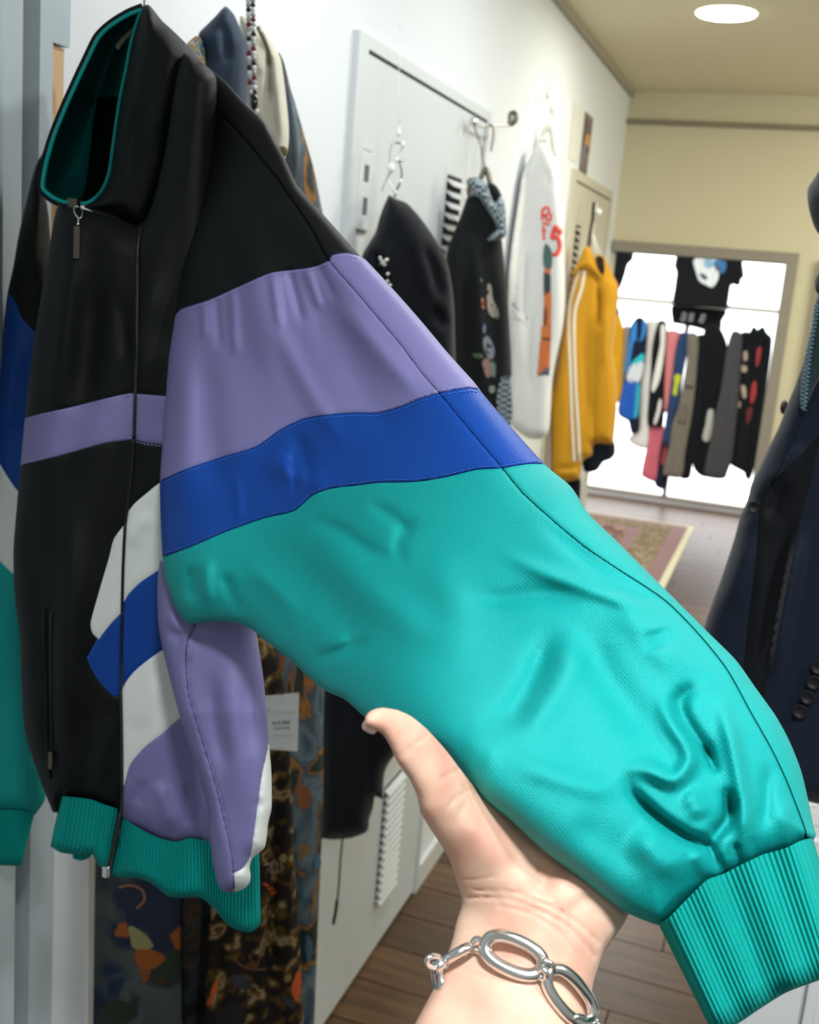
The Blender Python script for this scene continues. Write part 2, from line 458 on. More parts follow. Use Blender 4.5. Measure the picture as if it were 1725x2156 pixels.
# ================================================================== THE SETTING
wallc = fabric('white_wallpaper', 'e6ebee', .85, var=.02, vs=3, weave=500, bump=.08, sheen=0, spec=.2)
wallb = fabric('beige_wall', 'dcd6b8', .85, var=.03, vs=3, weave=500, bump=.08, sheen=0, spec=.2)
ceilm = fabric('beige_ceiling', 'e2dabf', .9, var=.03, vs=3, weave=400, bump=.05, sheen=0, spec=.2)
trimg = fabric('grey_trim', '9a9488', .6, var=.05, vs=10, weave=200, bump=.03, sheen=0)
doorm = fabric('pale_grey_door_paint', 'd2d8da', .5, var=.02, vs=6, weave=120, bump=.03, sheen=0, spec=.4)
dark = mat('dark_gap', '2c2418', .9); darker = mat('dark_line', '4a4a46', .8)
HC = 2.443; YB = 4.62
def wallhit(x, y, X=XW):
    r = rays([[x, y]])[0]; p = CAM+r*(X/r[0]); return p[1], p[2]
struct('wall_left', (XW-.12, -1.3, 0), (XW, YB, HC), wallc)
struct('wall_right', (1.9, -1.3, 0), (2.0, YB, HC), wallc)
struct('wall_near', (XW-.12, -1.4, 0), (2.0, -1.3, HC), wallc)
struct('ceiling', (XW-.12, -1.4, HC), (2.0, YB+.12, HC+.1), ceilm)
# back wall with the doorway to the next room
XO0, XO1, ZO = XW+.004, -.088, 1.822
V, F = mesh_of([boxvf((XW-.12, YB, 0), (XO0, YB+.1, HC)), boxvf((XO0, YB, ZO), (XO1, YB+.1, HC)), boxvf((XO1, YB, 0), (2.0, YB+.1, HC))])
tag(obj('wall_back', V, F, wallb, smooth=False), kind='structure')
V, F = mesh_of([boxvf((XO0, YB-.02, ZO), (XO1+.045, YB+.12, ZO+.042)), boxvf((XO1, YB-.02, 0), (XO1+.045, YB+.12, ZO))])
tag(obj('trim_doorway', V, F, trimg, smooth=False), kind='structure')
struct('trim_picture_rail', (XW, YB-.02, 2.318), (1.9, YB, 2.335), mat('rail_grey', '8d8672', .7))
struct('trim_ceiling', (XW, -1.3, HC-.022), (XW+.018, YB, HC), mat('ceiling_trim_grey', 'a7a190', .7))
# second door on the back wall, right of the doorway
d3 = struct('door_3', (.075, YB-.012, 0), (.85, YB, 1.80), mat('cream_door_paint', 'dcd5b2', .6))
V, F = mesh_of([boxvf((.035, YB-.025, 0), (.075, YB, 1.84)), boxvf((.075, YB-.025, 1.80), (.85, YB, 1.84))])
obj('door_frame', V, F, trimg, d3, smooth=False)

# floor boards: rows run across the room
wood = []
for i, (a, b) in enumerate((('614427', '3a2816'), ('563b22', '322213'), ('6b4b2d', '432d1a'))):
    m = mat('floor_wood', a, .38, spec=.5); N, L, bs = nodes(m)
    tc = N.new('ShaderNodeTexCoord'); mp = N.new('ShaderNodeMapping'); mp.inputs['Scale'].default_value = (1.2, 14, 14); mp.inputs['Location'].default_value = (i*3.1, i*1.7, 0)
    n = N.new('ShaderNodeTexNoise'); n.inputs['Scale'].default_value = 3; n.inputs['Detail'].default_value = 6; n.inputs['Distortion'].default_value = .6
    r = N.new('ShaderNodeValToRGB'); r.color_ramp.elements[0].position = .3; r.color_ramp.elements[0].color = lin(b); r.color_ramp.elements[1].position = .7; r.color_ramp.elements[1].color = lin(a)
    L.new(tc.outputs['Object'], mp.inputs[0]); L.new(mp.outputs[0], n.inputs['Vector']); L.new(n.outputs['Fac'], r.inputs[0]); L.new(r.outputs[0], bs.inputs['Base Color'])
    bp = N.new('ShaderNodeBump'); bp.inputs['Strength'].default_value = .15; bp.inputs['Distance'].default_value = .001
    L.new(n.outputs['Fac'], bp.inputs['Height']); L.new(bp.outputs[0], bs.inputs['Normal']); wood.append(m)
floor = struct('floor', (-3.0, -1.4, -.06), (2.0, 9.4, -.010), mat('subfloor', '231a12', .8))
V, F = boxvf((0, 0, -.010), (1.196, .146, 0)); protos = []
for r_ in range(60):
    y = 1.0+r_*.15
    if y > 9.2: break
    x = -3.0+(r_*0.37) % 1.2-1.2
    if y < YB-.15: x = XW-.05-((r_*.37) % .6)
    while x < (1.2 if y > YB else 1.0):
        k = (r_*7+int(x*5)) % 3
        if len(protos) < 3:
            o = obj('floor_plank', V, F, wood[len(protos)], floor, smooth=False); protos.append(o)
        else:
            o = protos[k].copy(); S.collection.objects.link(o); o.parent = floor
        o.location = (x, y, 0); x += 1.2

# --- the first service door on the left wall
def wbox(name, pts, d0, d1, m, parent=None, bev=0):
    """box on the left wall: spans two pixels' wall positions, from d0 to d1 proud of the wall"""
    (ya, za), (yb, zb) = wallhit(*pts[0]), wallhit(*pts[1])
    return box(name, (XW+d0, min(ya, yb), min(za, zb)), (XW+d1, max(ya, yb), max(za, zb)), m, parent, bev)
Y0, Z0 = wallhit(745, 62); Y1, Z1 = wallhit(1022, 235); LY0, LZ = wallhit(765, 110); LY1, _ = wallhit(1015, 258)
def service_door(n, Y0, Y1, Z1, fw, top, m):
    d = struct('door_%d' % n, (XW, Y0+fw, .012), (XW+.006, Y1-fw*.5, Z1-top), m)
    V, F = mesh_of([boxvf((XW, Y0, 0), (XW+.012, Y0+fw-.003, Z1)), boxvf((XW, Y1-fw*.5+.003, 0), (XW+.012, Y1, Z1)), boxvf((XW, Y0+fw-.003, Z1-top+.005), (XW+.012, Y1-fw*.5+.003, Z1))])
    obj('door_frame', V, F, m, d, smooth=False)
    box('door_gap', (XW+.0005, Y0+fw-.003, Z1-top-.001), (XW+.003, Y1-fw*.5+.003, Z1-top+.005), darker, d)
    return d
fw = LY0-Y0; d1 = service_door(1, Y0, Y1+.012, Z1, fw, Z1-LZ, doorm)
# flush latch plate
(ly0, lz0), (ly1, lz1) = wallhit(745, 313), wallhit(773, 323); lzb = wallhit(734, 481)[1]
lp = box('latch_plate', (XW+.006, ly0, lzb), (XW+.014, ly1, lz0), doorm, d1, .002)
V, F = mesh_of([boxvf((XW+.003, ly0-.004, lzb-.004), (XW+.0085, ly1+.004, lz0+.004))]); obj('latch_rim', V, F, mat('grey_rim', '8f9494', .5), d1, smooth=False)
for a, b in (((753, 345), (760, 383)), ((750, 414), (756, 452))):
    (ya, za), (yb, zb) = wallhit(*a), wallhit(*b)
    box('latch_slot', (XW+.0142, ya, zb), (XW+.0146, yb, za), mat('slot_grey', '565a5a', .6), lp)
# vents: slats that slope down and out, seen dark from level and pale from above
def vent(d, y0, y1, zt, zb, n, plate, m, xw=XW+.006):
    box('vent_plate', (xw, y0-plate, zb-plate), (xw+.001, y1+plate, zt+plate), m, d)
    pv = box('vent_recess', (xw+.001, y0, zb), (xw+.002, y1, zt), dark, d)
    h = (zt-zb)/n; first = None
    for i in range(n):
        if first is None:
            x0, x1 = .002, .016
            Vv = np.array([(x0, 0, h*.62), (x0, y1-y0, h*.62), (x1, y1-y0, h*.12), (x1, 0, h*.12), (x0, 0, h*.38), (x0, y1-y0, h*.38), (x1, y1-y0, -.001), (x1, 0, -.001)])
            o = obj('vent_slat', Vv, [(0, 1, 2, 3), (7, 6, 5, 4), (3, 2, 6, 7), (0, 3, 7, 4), (1, 5, 6, 2)], m, d, smooth=False); first = o
        else:
            o = first.copy(); S.collection.objects.link(o); o.parent = d
        o.location = (xw, y0, zb+i*h)
(a, zt), (b, _) = wallhit(936, 366), wallhit(966, 380); zb = wallhit(925, 530)[1]
vent(d1, a, b, zt, zb, 7, .014, doorm)
(a, _), (b, zt) = wallhit(804, 1664), wallhit(841, 1616); zb2 = wallhit(790, 1895)[1]
vent(d1, a, b, zt, zb2, 15, .006, doorm)
# --- the second service door, further along
Y0b, Z1b = wallhit(1203, 362); Y1b, _ = wallhit(1285, 410)
doorw = fabric('warm_grey_door_paint', 'cdc9b8', .6, var=.02, vs=6, weave=120, bump=.03, sheen=0)
d2 = service_door(2, Y0b, Y1b, wallhit(1283, 403)[1], .05, .035, doorw)
(a, zt), (b, _) = wallhit(1209, 472), wallhit(1219, 480); zb = wallhit(1190, 640)[1]
vent(d2, a, b, zt, zb, 11, .004, doorw)
# baseboard between and beyond the doors
struct('baseboard_left', (XW, Y1+.02, 0), (XW+.012, Y0b-.005, .07), mat('white_base', 'd4d6d6', .5))

# --- white reveals and the raw wood strip at the near left
tw = fabric('cool_white_paint', 'bcc8cf', .6, var=.03, vs=4, weave=100, bump=.03, sheen=0)
def yat(x, d, y=300): return wallhit(x, y, XW+d)[0]
ys = [0, yat(9, .055), yat(48, .040), yat(82, .030), yat(140, .030)]
struct('trim_1', (XW, ys[1]-.4, 0), (XW+.055, ys[1], HC), tw, bev=.002)
struct('trim_2', (XW, ys[1], 0), (XW+.040, ys[2], HC), tw, bev=.002)
struct('trim_3', (XW, ys[2], 0), (XW+.006, ys[3], HC), mat('taupe_reveal', '7e7468', .8))
zc = wallhit(130, 95, XW+.03)[1]; ym = yat(109, .030)
V, F = mesh_of([boxvf((XW, ys[3], 0), (XW+.030, ym, HC)), boxvf((XW, ym, zc), (XW+.030, ys[4]+.003, HC)), boxvf((XW, ym, 0), (XW+.030, ys[4], 1.30))])
t4 = tag(obj('trim_4', V, F, tw, smooth=False), kind='structure')
wst = mat('raw_pine', 'c9a47c', .8); N, L, b = nodes(wst); n = N.new('ShaderNodeTexNoise'); n.inputs['Scale'].default_value = 25; n.inputs['Detail'].default_value = 6
mp = N.new('ShaderNodeMapping'); mp.inputs['Scale'].default_value = (2, 2, .35); tc = N.new('ShaderNodeTexCoord'); L.new(tc.outputs['Object'], mp.inputs[0]); L.new(mp.outputs[0], n.inputs['Vector'])
r = N.new('ShaderNodeValToRGB'); r.color_ramp.elements[0].position = .28; r.color_ramp.elements[0].color = lin('6b4a30'); r.color_ramp.elements[1].position = .45; r.color_ramp.elements[1].color = lin('d8b48b'); L.new(n.outputs['Fac'], r.inputs[0]); L.new(r.outputs[0], b.inputs['Base Color'])
struct('trim_5', (XW, ym+.0005, 1.30), (XW+.026, ys[4]-.001, zc-.002), wst)

# --- next room: walls, shop window, rug
YW = 9.06
struct('wall_far_left', (-3.1, YB+.1, 0), (-3.0, YW+.1, HC), wallc)
struct('wall_far_right', (1.3, YB+.1, 0), (1.4, YW+.1, HC), wallc)
struct('ceiling_far', (-3.1, YB+.1, HC+.1), (1.4, YW+.1, HC+.2), wallc)
struct('wall_far_back', (-3.0, YB+.1, HC), (1.3, YB+.12, HC+.1), wallc)
fr_w = mat('window_frame_white', 'e8e6e0', .4)
w1 = struct('window_1', (-3.0, YW, 0), (1.3, YW+.06, .05), fr_w)
box('window_rail', (-3.0, YW-.03, .05), (1.3, YW+.06, .062), mat('rail_tan', '8c7a5c', .5), w1)
xm = (px2w([[1397, 1055]], 1)[0]); rr = rays([[1397, 1055]])[0]; xm = rr[0]*YW/rr[1]
for xx in (xm, xm+1.6, xm-1.4): box('mullion', (xx-.016, YW-.01, .062), (xx+.016, YW+.05, HC+.1), mat('mullion_grey', '6a6a6e', .5), w1)
gm = bpy.data.materials.new('window_glass'); gm.use_nodes = True; N = gm.node_tree.nodes; L = gm.node_tree.links; N.clear()
ot = N.new('ShaderNodeOutputMaterial'); mx = N.new('ShaderNodeMixShader'); tr = N.new('ShaderNodeBsdfTransparent'); gl = N.new('ShaderNodeBsdfGlossy'); gl.inputs['Roughness'].default_value = .02
mx.inputs[0].default_value = .05; L.new(tr.outputs[0], mx.inputs[1]); L.new(gl.outputs[0], mx.inputs[2]); L.new(mx.outputs[0], ot.inputs[0])
for xa, xb in ((-3.0, xm-1.416), (xm-1.384, xm-.016), (xm+.016, xm+1.3)): box('window_pane', (xa, YW+.02, .062), (min(xb, 1.3), YW+.026, HC+.1), gm, w1)
# rug
RX1, RY0, RY1, RX0 = -.515, 5.5, 8.25, -2.3
rugr = pattern('rug_field', [(.3, '5d3d33'), (.45, '86604c'), (.55, 'a98b6b'), (.7, '6a4438')], 9, .95, vor=True)
rugb = pattern('rug_border', [(.35, '8b7f63'), (.5, 'a3977a'), (.65, '75603f')], 16, .95, vor=True)
rugred = fabric('rug_red', '7b4a3e', .95, var=.2); rugcr = fabric('rug_cream', 'c9bf93', .95)
rug = empty('rug', ((RX0+RX1)/2, (RY0+RY1)/2, 0), 'faded red and beige oriental rug with a cream edge on the wooden floor', 'rug')
def frame(a, m, nm, z, z0=0.0):
    (i, o_) = a
    V, F = mesh_of([boxvf((RX0+i, RY0+i, z0), (RX0+o_, RY1-i, z)), boxvf((RX1-o_, RY0+i, z0), (RX1-i, RY1-i, z)), boxvf((RX0+o_, RY0+i, z0), (RX1-o_, RY0+o_, z)), boxvf((RX0+o_, RY1-o_, z0), (RX1-o_, RY1-i, z))])
    obj(nm, V, F, m, rug, smooth=False)
frame((0, .045), rugcr, 'rug_edge', .006); frame((.045, .15), rugred, 'rug_band', .008); frame((.15, .34), rugb, 'rug_border', .009); frame((.34, .42), rugred, 'rug_band', .008)
box('rug_field', (RX0+.42, RY0+.42, 0), (RX1-.42, RY1-.42, .009), rugr, rug)

# --- downlight
cl = px2w([[1530, 24]], 1)[0]; rr = rays([[1530, 26]])[0]; cpt = CAM+rr*((HC-EYE)/rr[2])
dl = empty('downlight', cpt, 'round glowing downlight set in the beige ceiling', 'light')
def disc(c, r, z0, z1, n=40): 
    V = [(c[0]+r*math.cos(2*math.pi*k/n), c[1]+r*math.sin(2*math.pi*k/n), z) for z in (z0, z1) for k in range(n)]
    return np.array(V), [tuple(range(n))[::-1], tuple(range(n, 2*n))]+[(k, (k+1) % n, n+(k+1) % n, n+k) for k in range(n)]
V, F = disc(cpt, .088, HC-.003, HC-.0001); obj('trim_ring', V, F, mat('lamp_ring', 'f2efe2', .5), dl, smooth=False)
V, F = disc(cpt, .080, HC-.006, HC-.003); obj('diffuser', V, F, mat('lamp_glow', 'ffffff', .5, emis=('fffbe8', 14.0)), dl, smooth=False)

exec_parts = []
# ================================================================== THE TRACK JACKET (held)
Dj = vplane(300, 900, .90, 14)
jroot = empty('track_jacket', px2w([[300, 1840]], .88)[0], 'black, lavender, blue and teal colour-blocked track jacket with its sleeve held out', 'jacket')
# --- body
zipc = [(300, 470), (290, 520), (289, 620), (288, 740), (285, 829), (282, 925), (276, 1010), (264, 1105), (259, 1200), (257, 1290), (255, 1380), (255, 1466), (257, 1600), (256, 1700), (250, 1760)]
body_out = [(123, 428, 1), (112, 470), (99, 560), (74, 698), (56, 847), (43, 980), (35, 1069), (28, 1162), (31, 1255), (42, 1346), (46, 1466), (53, 1546), (80, 1630), (95, 1670), (111, 1710, 1), (124, 1712, 1), (129, 1684, 1),
  (190, 1694), (217, 1704), (252, 1716, 1), (262, 1732, 1), (284, 1750), (332, 1774), (372, 1784), (399, 1777), (440, 1785, 1), (480, 1700), (450, 1500), (440, 1315), (430, 1200), (430, 900), (440, 600), (450, 300), (455, 165), (428, 133, 1), (385, 115), (345, 330), (300, 470), (240, 458), (200, 447), (170, 439), (145, 437)]
s_st_t = cr([(20, 905), (52, 880), (148, 858), (223, 839), (273, 828), (293, 827)], 6)
s_st_t2 = cr([(277, 828), (347, 834), (460, 842)], 6)
s_st_b = cr([(15, 985), (43, 980), (148, 953), (223, 932), (275, 925), (291, 919)], 6)
s_st_b2 = cr([(274, 918), (297, 929), (340, 935), (460, 955)], 6)
zc_ = cr([(320, 380), (300, 470)]+zipc[1:]+[(250, 1850)], 7)
s_w1 = cr([(480, 940), (390, 985), (337, 1016), (312, 1036), (282, 1062), (267, 1084), (257, 1118)], 6)
s_w2 = cr([(480, 1120), (380, 1170), (330, 1203), (297, 1225), (271, 1251), (252, 1285)], 6)
s_w3 = cr([(276, 1088), (241, 1133), (230, 1173), (208, 1248), (191, 1311), (192, 1325), (197, 1336), (208, 1346, 1), (230, 1317), (266, 1278)], 6)
s_b1 = cr([(212, 1332), (182, 1386, 1), (195, 1413), (217, 1444), (246, 1466), (266, 1425)], 6)
s_b2 = cr([(480, 1310), (380, 1350), (343, 1368), (310, 1391), (284, 1413), (266, 1435), (248, 1468)], 6)
s_l1 = cr([(470, 1460), (420, 1490), (379, 1512), (346, 1541), (306, 1572), (275, 1608), (264, 1643), (248, 1710)], 6)
bseams = [s_st_t, s_st_t2, s_st_b, s_st_b2, zc_, s_w1, s_w2, s_w3, s_b1, s_b2, s_l1]
bfolds = [([(330, 560), (300, 700), (292, 840)], 22, .006), ([(150, 460), (130, 700), (110, 900)], 26, .007), ([(210, 560), (190, 750), (180, 900)], 30, -.007), ([(250, 600), (262, 700), (270, 780)], 12, -.004),
  ([(60, 1000), (70, 1250), (85, 1500)], 22, -.006), ([(150, 1000), (140, 1250), (125, 1450), (118, 1600)], 24, .010), ([(100, 1300), (100, 1450), (112, 1640)], 16, -.008), ([(200, 1100), (170, 1350), (160, 1600)], 40, .006),
  ([(225, 1500), (215, 1600), (200, 1660)], 16, .004), ([(330, 1080), (290, 1110), (275, 1160)], 16, .0025), ([(330, 1640), (350, 1700), (365, 1760)], 14, .007), ([(300, 1640), (290, 1700)], 12, -.004), ([(400, 1640), (395, 1700), (400, 1760)], 12, -.006),
  ([(340, 1420), (310, 1480), (290, 1540)], 22, .0025), ([(340, 700), (350, 800), (345, 900)], 20, .003)]
FB = Front(body_out, Dj, .030, 70, bfolds, [(90, .0012, 0, .1)], bseams, 2.4, .0011, 7, Tb=.05)
garment('jb', None, None, FB, [
  ('front_panel', (150, 650), M['blk'], 'black front panel'), ('front_panel', (340, 650), M['blk'], 'black front panel'),
  ('chest_stripe', (200, 890), M['lav'], 'lavender chest stripe'), ('chest_stripe', (320, 880), M['lav'], 'lavender chest stripe'),
  ('lower_front_panel', (140, 1200), M['blk'], 'black lower front panel'), ('lower_front_panel', (320, 980), M['blk'], 'black lower front panel'),
  ('white_block', (330, 1100), M['wht'], 'white block'), ('white_block', (235, 1230), M['wht'], 'white block'),
  ('blue_block', (310, 1300), M['blue'], 'royal blue block'), ('blue_block', (225, 1395), M['blue'], 'royal blue block'),
  ('lower_white_block', (320, 1460), M['wht'], 'white block'), ('lavender_block', (350, 1620), M['lav'], 'lavender block')],
  back=(None, M['blk']), step=8, seams=bseams, root=jroot)
zp = np.array(cr(zipc, 3)); zb = px2w(zp, FB(zp)-.0012); tube('zipper', zb, .0013, M['zip'], jroot, 8)
# zipper teeth, bottom stop and puller
tl = []
zq = cr([(289, 560), (288, 740), (285, 829)], 3)
for k, c in enumerate(np.vstack([zq, cr([(256, 1400), (255, 1466), (257, 1600), (256, 1700), (228, 1830)], 3)])): tl.append(spherevf(px2w([c+np.array([1.5 if k % 2 else -1.5, 0])], Dj([c])-.035)[0], .0006, 6, 4))
V, F = mesh_of(tl); zt_ = obj('zipper_teeth', V, F, M['dmetal'], jroot); zt_['kind'] = 'stuff'
V, F = mesh_of([boxvf((-.003, -.0015, -.007), (.003, .0015, .007))]); c = px2w([[223, 1832]], .845)[0]
box('zipper_stop', c-np.array([.0026, .0018, .006]), c+np.array([.0026, .0018, .003]), M['metal'], jroot, .0008)
lv = M['lav']
stl = mat('lavender_thread', 'aaa6dc', .7); stb = mat('blue_thread', '3f74d6', .7); stk = mat('black_thread', '2b3133', .7)
stitches('stitching', [s_st_t, s_st_b2], FB, stl, jroot, 4, 5, 3, 1.3); stitches('stitching', [s_st_b], FB, stl, jroot, -4, 5, 3, 1.3)
stitches('stitching', [s_b1[:-5]], FB, stb, jroot, -4, 4, 3, 1.2); stitches('stitching', [cr([(292, 540), (291, 740), (289, 820)], 1), cr([(277, 960), (270, 1050)], 1)], FB, stk, jroot, 3, 3, 3, 1.2)
# welt pocket on the far side
pk = cr([(86, 1280), (88, 1450), (98, 1640)], 5)
ribbon('pocket_welt', [(92, 1282), (94, 1400), (97, 1520), (103, 1640)], 9, FB, .0016, M['blk'], jroot)
pxtube('pocket_zipper', [(108, 1290), (108, 1450), (109, 1600)], FB, .0009, M['zip'], jroot, .001)
box('pocket_zipper_pull', px2w([[107, 1592]], FB([[107, 1592]])-.004)[0]-np.array([.0022, .001, .012]), px2w([[107, 1592]], FB([[107, 1592]])-.004)[0]+np.array([.0022, .001, .004]), M['dmetal'], jroot, .0006)
# --- ribbed hem
hw = lambda P, u, v: .006*np.sin(P[:, 0]/26.0)*v
def DH(P): return Dj(P)+.004
ribknit('hem_rib', [(128, 1676), (190, 1683), (217, 1693), (252, 1704)], [(106, 1782), (128, 1795), (170, 1800), (195, 1799), (200, 1811), (217, 1831), (226, 1840)], 16, DH, .026, .0026, M['teal_rib'], jroot, wave=hw)
ribknit('hem_rib', [(257, 1720), (284, 1738), (332, 1763), (372, 1772), (399, 1765), (439, 1772), (490, 1790), (545, 1760)], [(232, 1838), (248, 1847), (288, 1849), (319, 1860), (355, 1887), (381, 1890), (421, 1890), (448, 1910), (479, 1946), (505, 1960), (530, 1962), (550, 1946)], 44, DH, .026, .0026, M['teal_rib'], jroot, wave=lambda P, u, v: .007*np.sin(P[:, 0]/24.0+1)*v)
ribknit('hem_lining', [(150, 1780), (200, 1790)], [(154, 1808), (172, 1812), (188, 1806)], 8, lambda P: Dj(P)+.03, .004, .001, M['teal_rib'], jroot)
pxtube('zipper', [(252, 1712), (243, 1765), (227, 1826)], lambda P: Dj(P), .0014, M['zip'], jroot, .034)
# --- side/back panel that billows over the hem
sp_out = [(337, 1180, 1), (332, 1222), (333, 1311), (343, 1368), (379, 1510), (412, 1612), (437, 1700), (441, 1760), (448, 1815), (457, 1856), (465, 1872), (479, 1879), (494, 1878), (510, 1873), (523, 1863), (528, 1847), (526, 1825), (532, 1806), (545, 1796), (558, 1783), (565, 1732), (572, 1700), (571, 1621), (566, 1563), (563, 1510), (554, 1422), (541, 1337), (530, 1260), (440, 1200)]
s_side = cr([(420, 1240), (412, 1315), (396, 1346), (392, 1395), (399, 1466), (425, 1555), (452, 1643), (474, 1732), (488, 1798), (492, 1838), (494, 1900)], 6)
s_swh = cr([(580, 1540), (565, 1568), (550, 1643), (541, 1710), (527, 1798), (510, 1829), (492, 1838)], 6)
_sp = vplane(450, 1500, .845, 10)
def Dsp(P): P = np.atleast_2d(P); return _sp(P)+np.interp(P[:, 1], [1200, 1330, 1500], [.024, .018, 0])
spf = [([(470, 1330), (480, 1450), (500, 1600), (505, 1750)], 26, .006), ([(440, 1400), (450, 1500), (480, 1640)], 16, -.006), ([(520, 1400), (530, 1500), (535, 1600)], 16, -.005), ([(350, 1290), (375, 1320), (395, 1325)], 9, .004), ([(350, 1330), (385, 1345)], 8, -.003), ([(400, 1400), (395, 1330), (398, 1300)], 10, .004),
  ([(505, 1845), (525, 1835)], 6, .004), ([(535, 1690), (560, 1700)], 10, -.003), ([(415, 1560), (450, 1700), (470, 1820)], 10, .003)]
FS = Front(sp_out, Dsp, .022, 40, spf, (), [s_side, s_swh], 2.2, .0022, 6, Tb=.02)
garment('js', None, None, FS, [('side_panel', (370, 1330), M['lav'], 'lavender side panel'), ('billowed_back_panel', (490, 1500), M['lav'], 'lavender panel folding over the hem'), ('back_stripe', (555, 1680), M['wht'], 'white stripe')], back=('panel_lining', M['lav']), step=7, seams=[s_side, s_swh], root=jroot)
# --- far sleeve, hanging in shade
fs_out = [(112, 290, 1), (78, 342), (68, 373), (57, 417), (39, 496), (28, 560), (14, 628), (0, 773), (-20, 900), (-45, 1200), (-50, 1640, 1), (-48, 1706, 1), (40, 1712), (74, 1716, 1), (95, 1682), (100, 1600), (80, 1400), (70, 1200), (80, 900), (110, 600), (104, 470), (98, 425), (90, 398), (93, 350), (106, 305)]
f1 = cr([(-10, 590), (28, 628), (46, 668), (74, 700), (130, 760)], 6); f2 = cr([(-60, 880), (0, 978), (38, 1035), (120, 1120)], 6); f3 = cr([(-60, 1120), (0, 1182), (27, 1207), (120, 1280)], 6)
Dfs = vplane(60, 1000, 1.08, 16)
FF = Front(fs_out, Dfs, .03, 40, [([(40, 660), (20, 800), (5, 950)], 12, .006), ([(62, 730), (55, 850), (50, 950)], 12, -.006), ([(70, 400), (60, 600)], 14, .006), ([(62, 1590), (50, 1680)], 8, .005)], (), [f1, f2, f3], step=7)
garment('jf', None, None, FF, [('far_sleeve_top', (60, 500), M['blk'], 'black sleeve top'), ('far_sleeve_band', (30, 850), M['blue'], 'royal blue sleeve band'), ('far_sleeve_white_band', (5, 1120), M['wht'], 'white sleeve band'), ('far_sleeve', (20, 1450), M['teal'], 'teal sleeve')], back=('far_sleeve_back', M['blk']), step=9, seams=[f1, f2, f3], root=jroot)
ribknit('far_cuff', [(-48, 1700), (0, 1704), (74, 1708)], [(-50, 1824), (0, 1822), (40, 1823), (46, 1819)], 20, Dfs, .018, .0014, M['teal_rib'], jroot, nv=14)
ribbon('far_cuff_seam', [(-40, 1704), (20, 1706), (72, 1711)], 5, lambda P: Dfs(P)-.014, .001, M['teal_rib'], jroot)
# --- collar: outer band, lining and the dark inside
col_in = [(300, 20, 1), (274, 29), (243, 47), (222, 63), (206, 81), (188, 117), (162, 172), (136, 230), (112, 290), (96.5, 344), (89, 389), (91, 399), (110, 415), (136, 426), (150, 425), (164, 428), (183, 428), (201, 417), (216.5, 399), (230, 365), (236, 326), (245, 261), (254, 203), (266, 146), (276.5, 91), (290, 44)]
Dc = vplane(180, 250, .885, 14)
def Tin(P): return -.050*np.ones(len(P))
FC = Front(col_in, Dc, lambda P: -.15+0*P[:, 0], 75, [([(205, 120), (225, 260), (200, 400)], 26, -.02), ([(120, 380), (160, 400), (190, 390)], 12, .004)], (), (), step=6)
s_neck = cr([(160, 440), (178, 400), (188, 330), (196, 260), (205, 205, 1), (235, 204), (262, 203)], 6)
def collar_lining():
    V, F, cons = triangulate(FC.C, [s_neck], 6); W3 = px2w(V, FC(V)); lab = floodparts(V, F, cons, [(130, 330), (222, 300)])
    for i, (nm, m, lb) in enumerate((('collar_lining', M['teal'], 'teal collar lining'), ('neck_lining', M['blk'], 'black inside of the neck'))):
        v, f = sub(W3, F[lab == i]); o = obj(nm, v, f.tolist(), m, jroot); o['label'] = lb
collar_lining()
C = cr(col_in, 4, True); tube('collar_edge', px2w(C, Dc(C)), .0016, M['teal'], jroot, 8, True)
co_out = [(298, 22, 1), (303, 12), (313, 10), (321, 18), (342, 44), (365, 65), (397, 97), (428, 133, 1), (412, 162), (391, 248), (370, 330), (350, 391), (335, 440), (318, 478), (300, 490), (276, 482), (240, 462), (205, 450), (176, 436, 1), (183, 430), (201, 419), (217, 401), (231, 367), (237, 326), (246, 261), (255, 203), (267, 146), (277, 91), (290, 44)]
FCo = Front(co_out, lambda P: Dc(P)+.006, .034, 48, [([(330, 60), (350, 120), (330, 250), (310, 330)], 20, .006), ([(300, 200), (280, 350), (270, 430)], 18, -.007), ([(400, 150), (375, 260), (345, 360)], 12, -.004)], (), (), step=6, Tb=.01)
garment('jc', None, None, FCo, [('collar', (300, 300), M['blk'], 'black stand collar')], back=('collar_back', M['blk']), step=7, root=jroot)
co2 = [(86, 392, 1), (88, 404), (108, 420), (134, 434), (150, 433), (160, 436, 1), (168, 450), (150, 470), (120, 470), (92, 440), (84, 410)]
# band of outer collar seen below the lining edge on the far side, and behind its rim
pxtube('collar_binding', [(300, 14), (272, 25), (241, 43), (219, 60), (202, 79), (184, 115), (158, 170), (132, 228), (108, 288), (92, 343), (86, 392), (90, 405), (110, 421), (136, 433), (152, 436)], Dc, .0028, M['blk'], jroot, -.002)
# puller
D2 = lambda P: FB(P)-.006
zpul = box('zipper_slider', px2w([[156, 430]], .868)[0]-np.array([.0045, .003, .004]), px2w([[156, 430]], .868)[0]+np.array([.0045, .003, .0045]), M['dmetal'], jroot, .001)
pxtube('puller_ring', [(160, 434), (156, 444), (164, 458), (172, 458), (174, 442), (166, 436)], D2, .0007, M['metal'], zpul, closed=True)
pxtube('puller_link', [(165, 457), (166, 466), (164, 474)], D2, .0010, M['metal'], zpul)
pt = px2w([[163, 476], [163, 545]], float(FB([[163, 500]])[0])-.006); box('puller_bar', (pt[0][0]-.0028, pt[0][1]-.001, pt[1][2]), (pt[0][0]+.0028, pt[0][1]+.001, pt[0][2]), M['dmetal'], zpul, .0006)
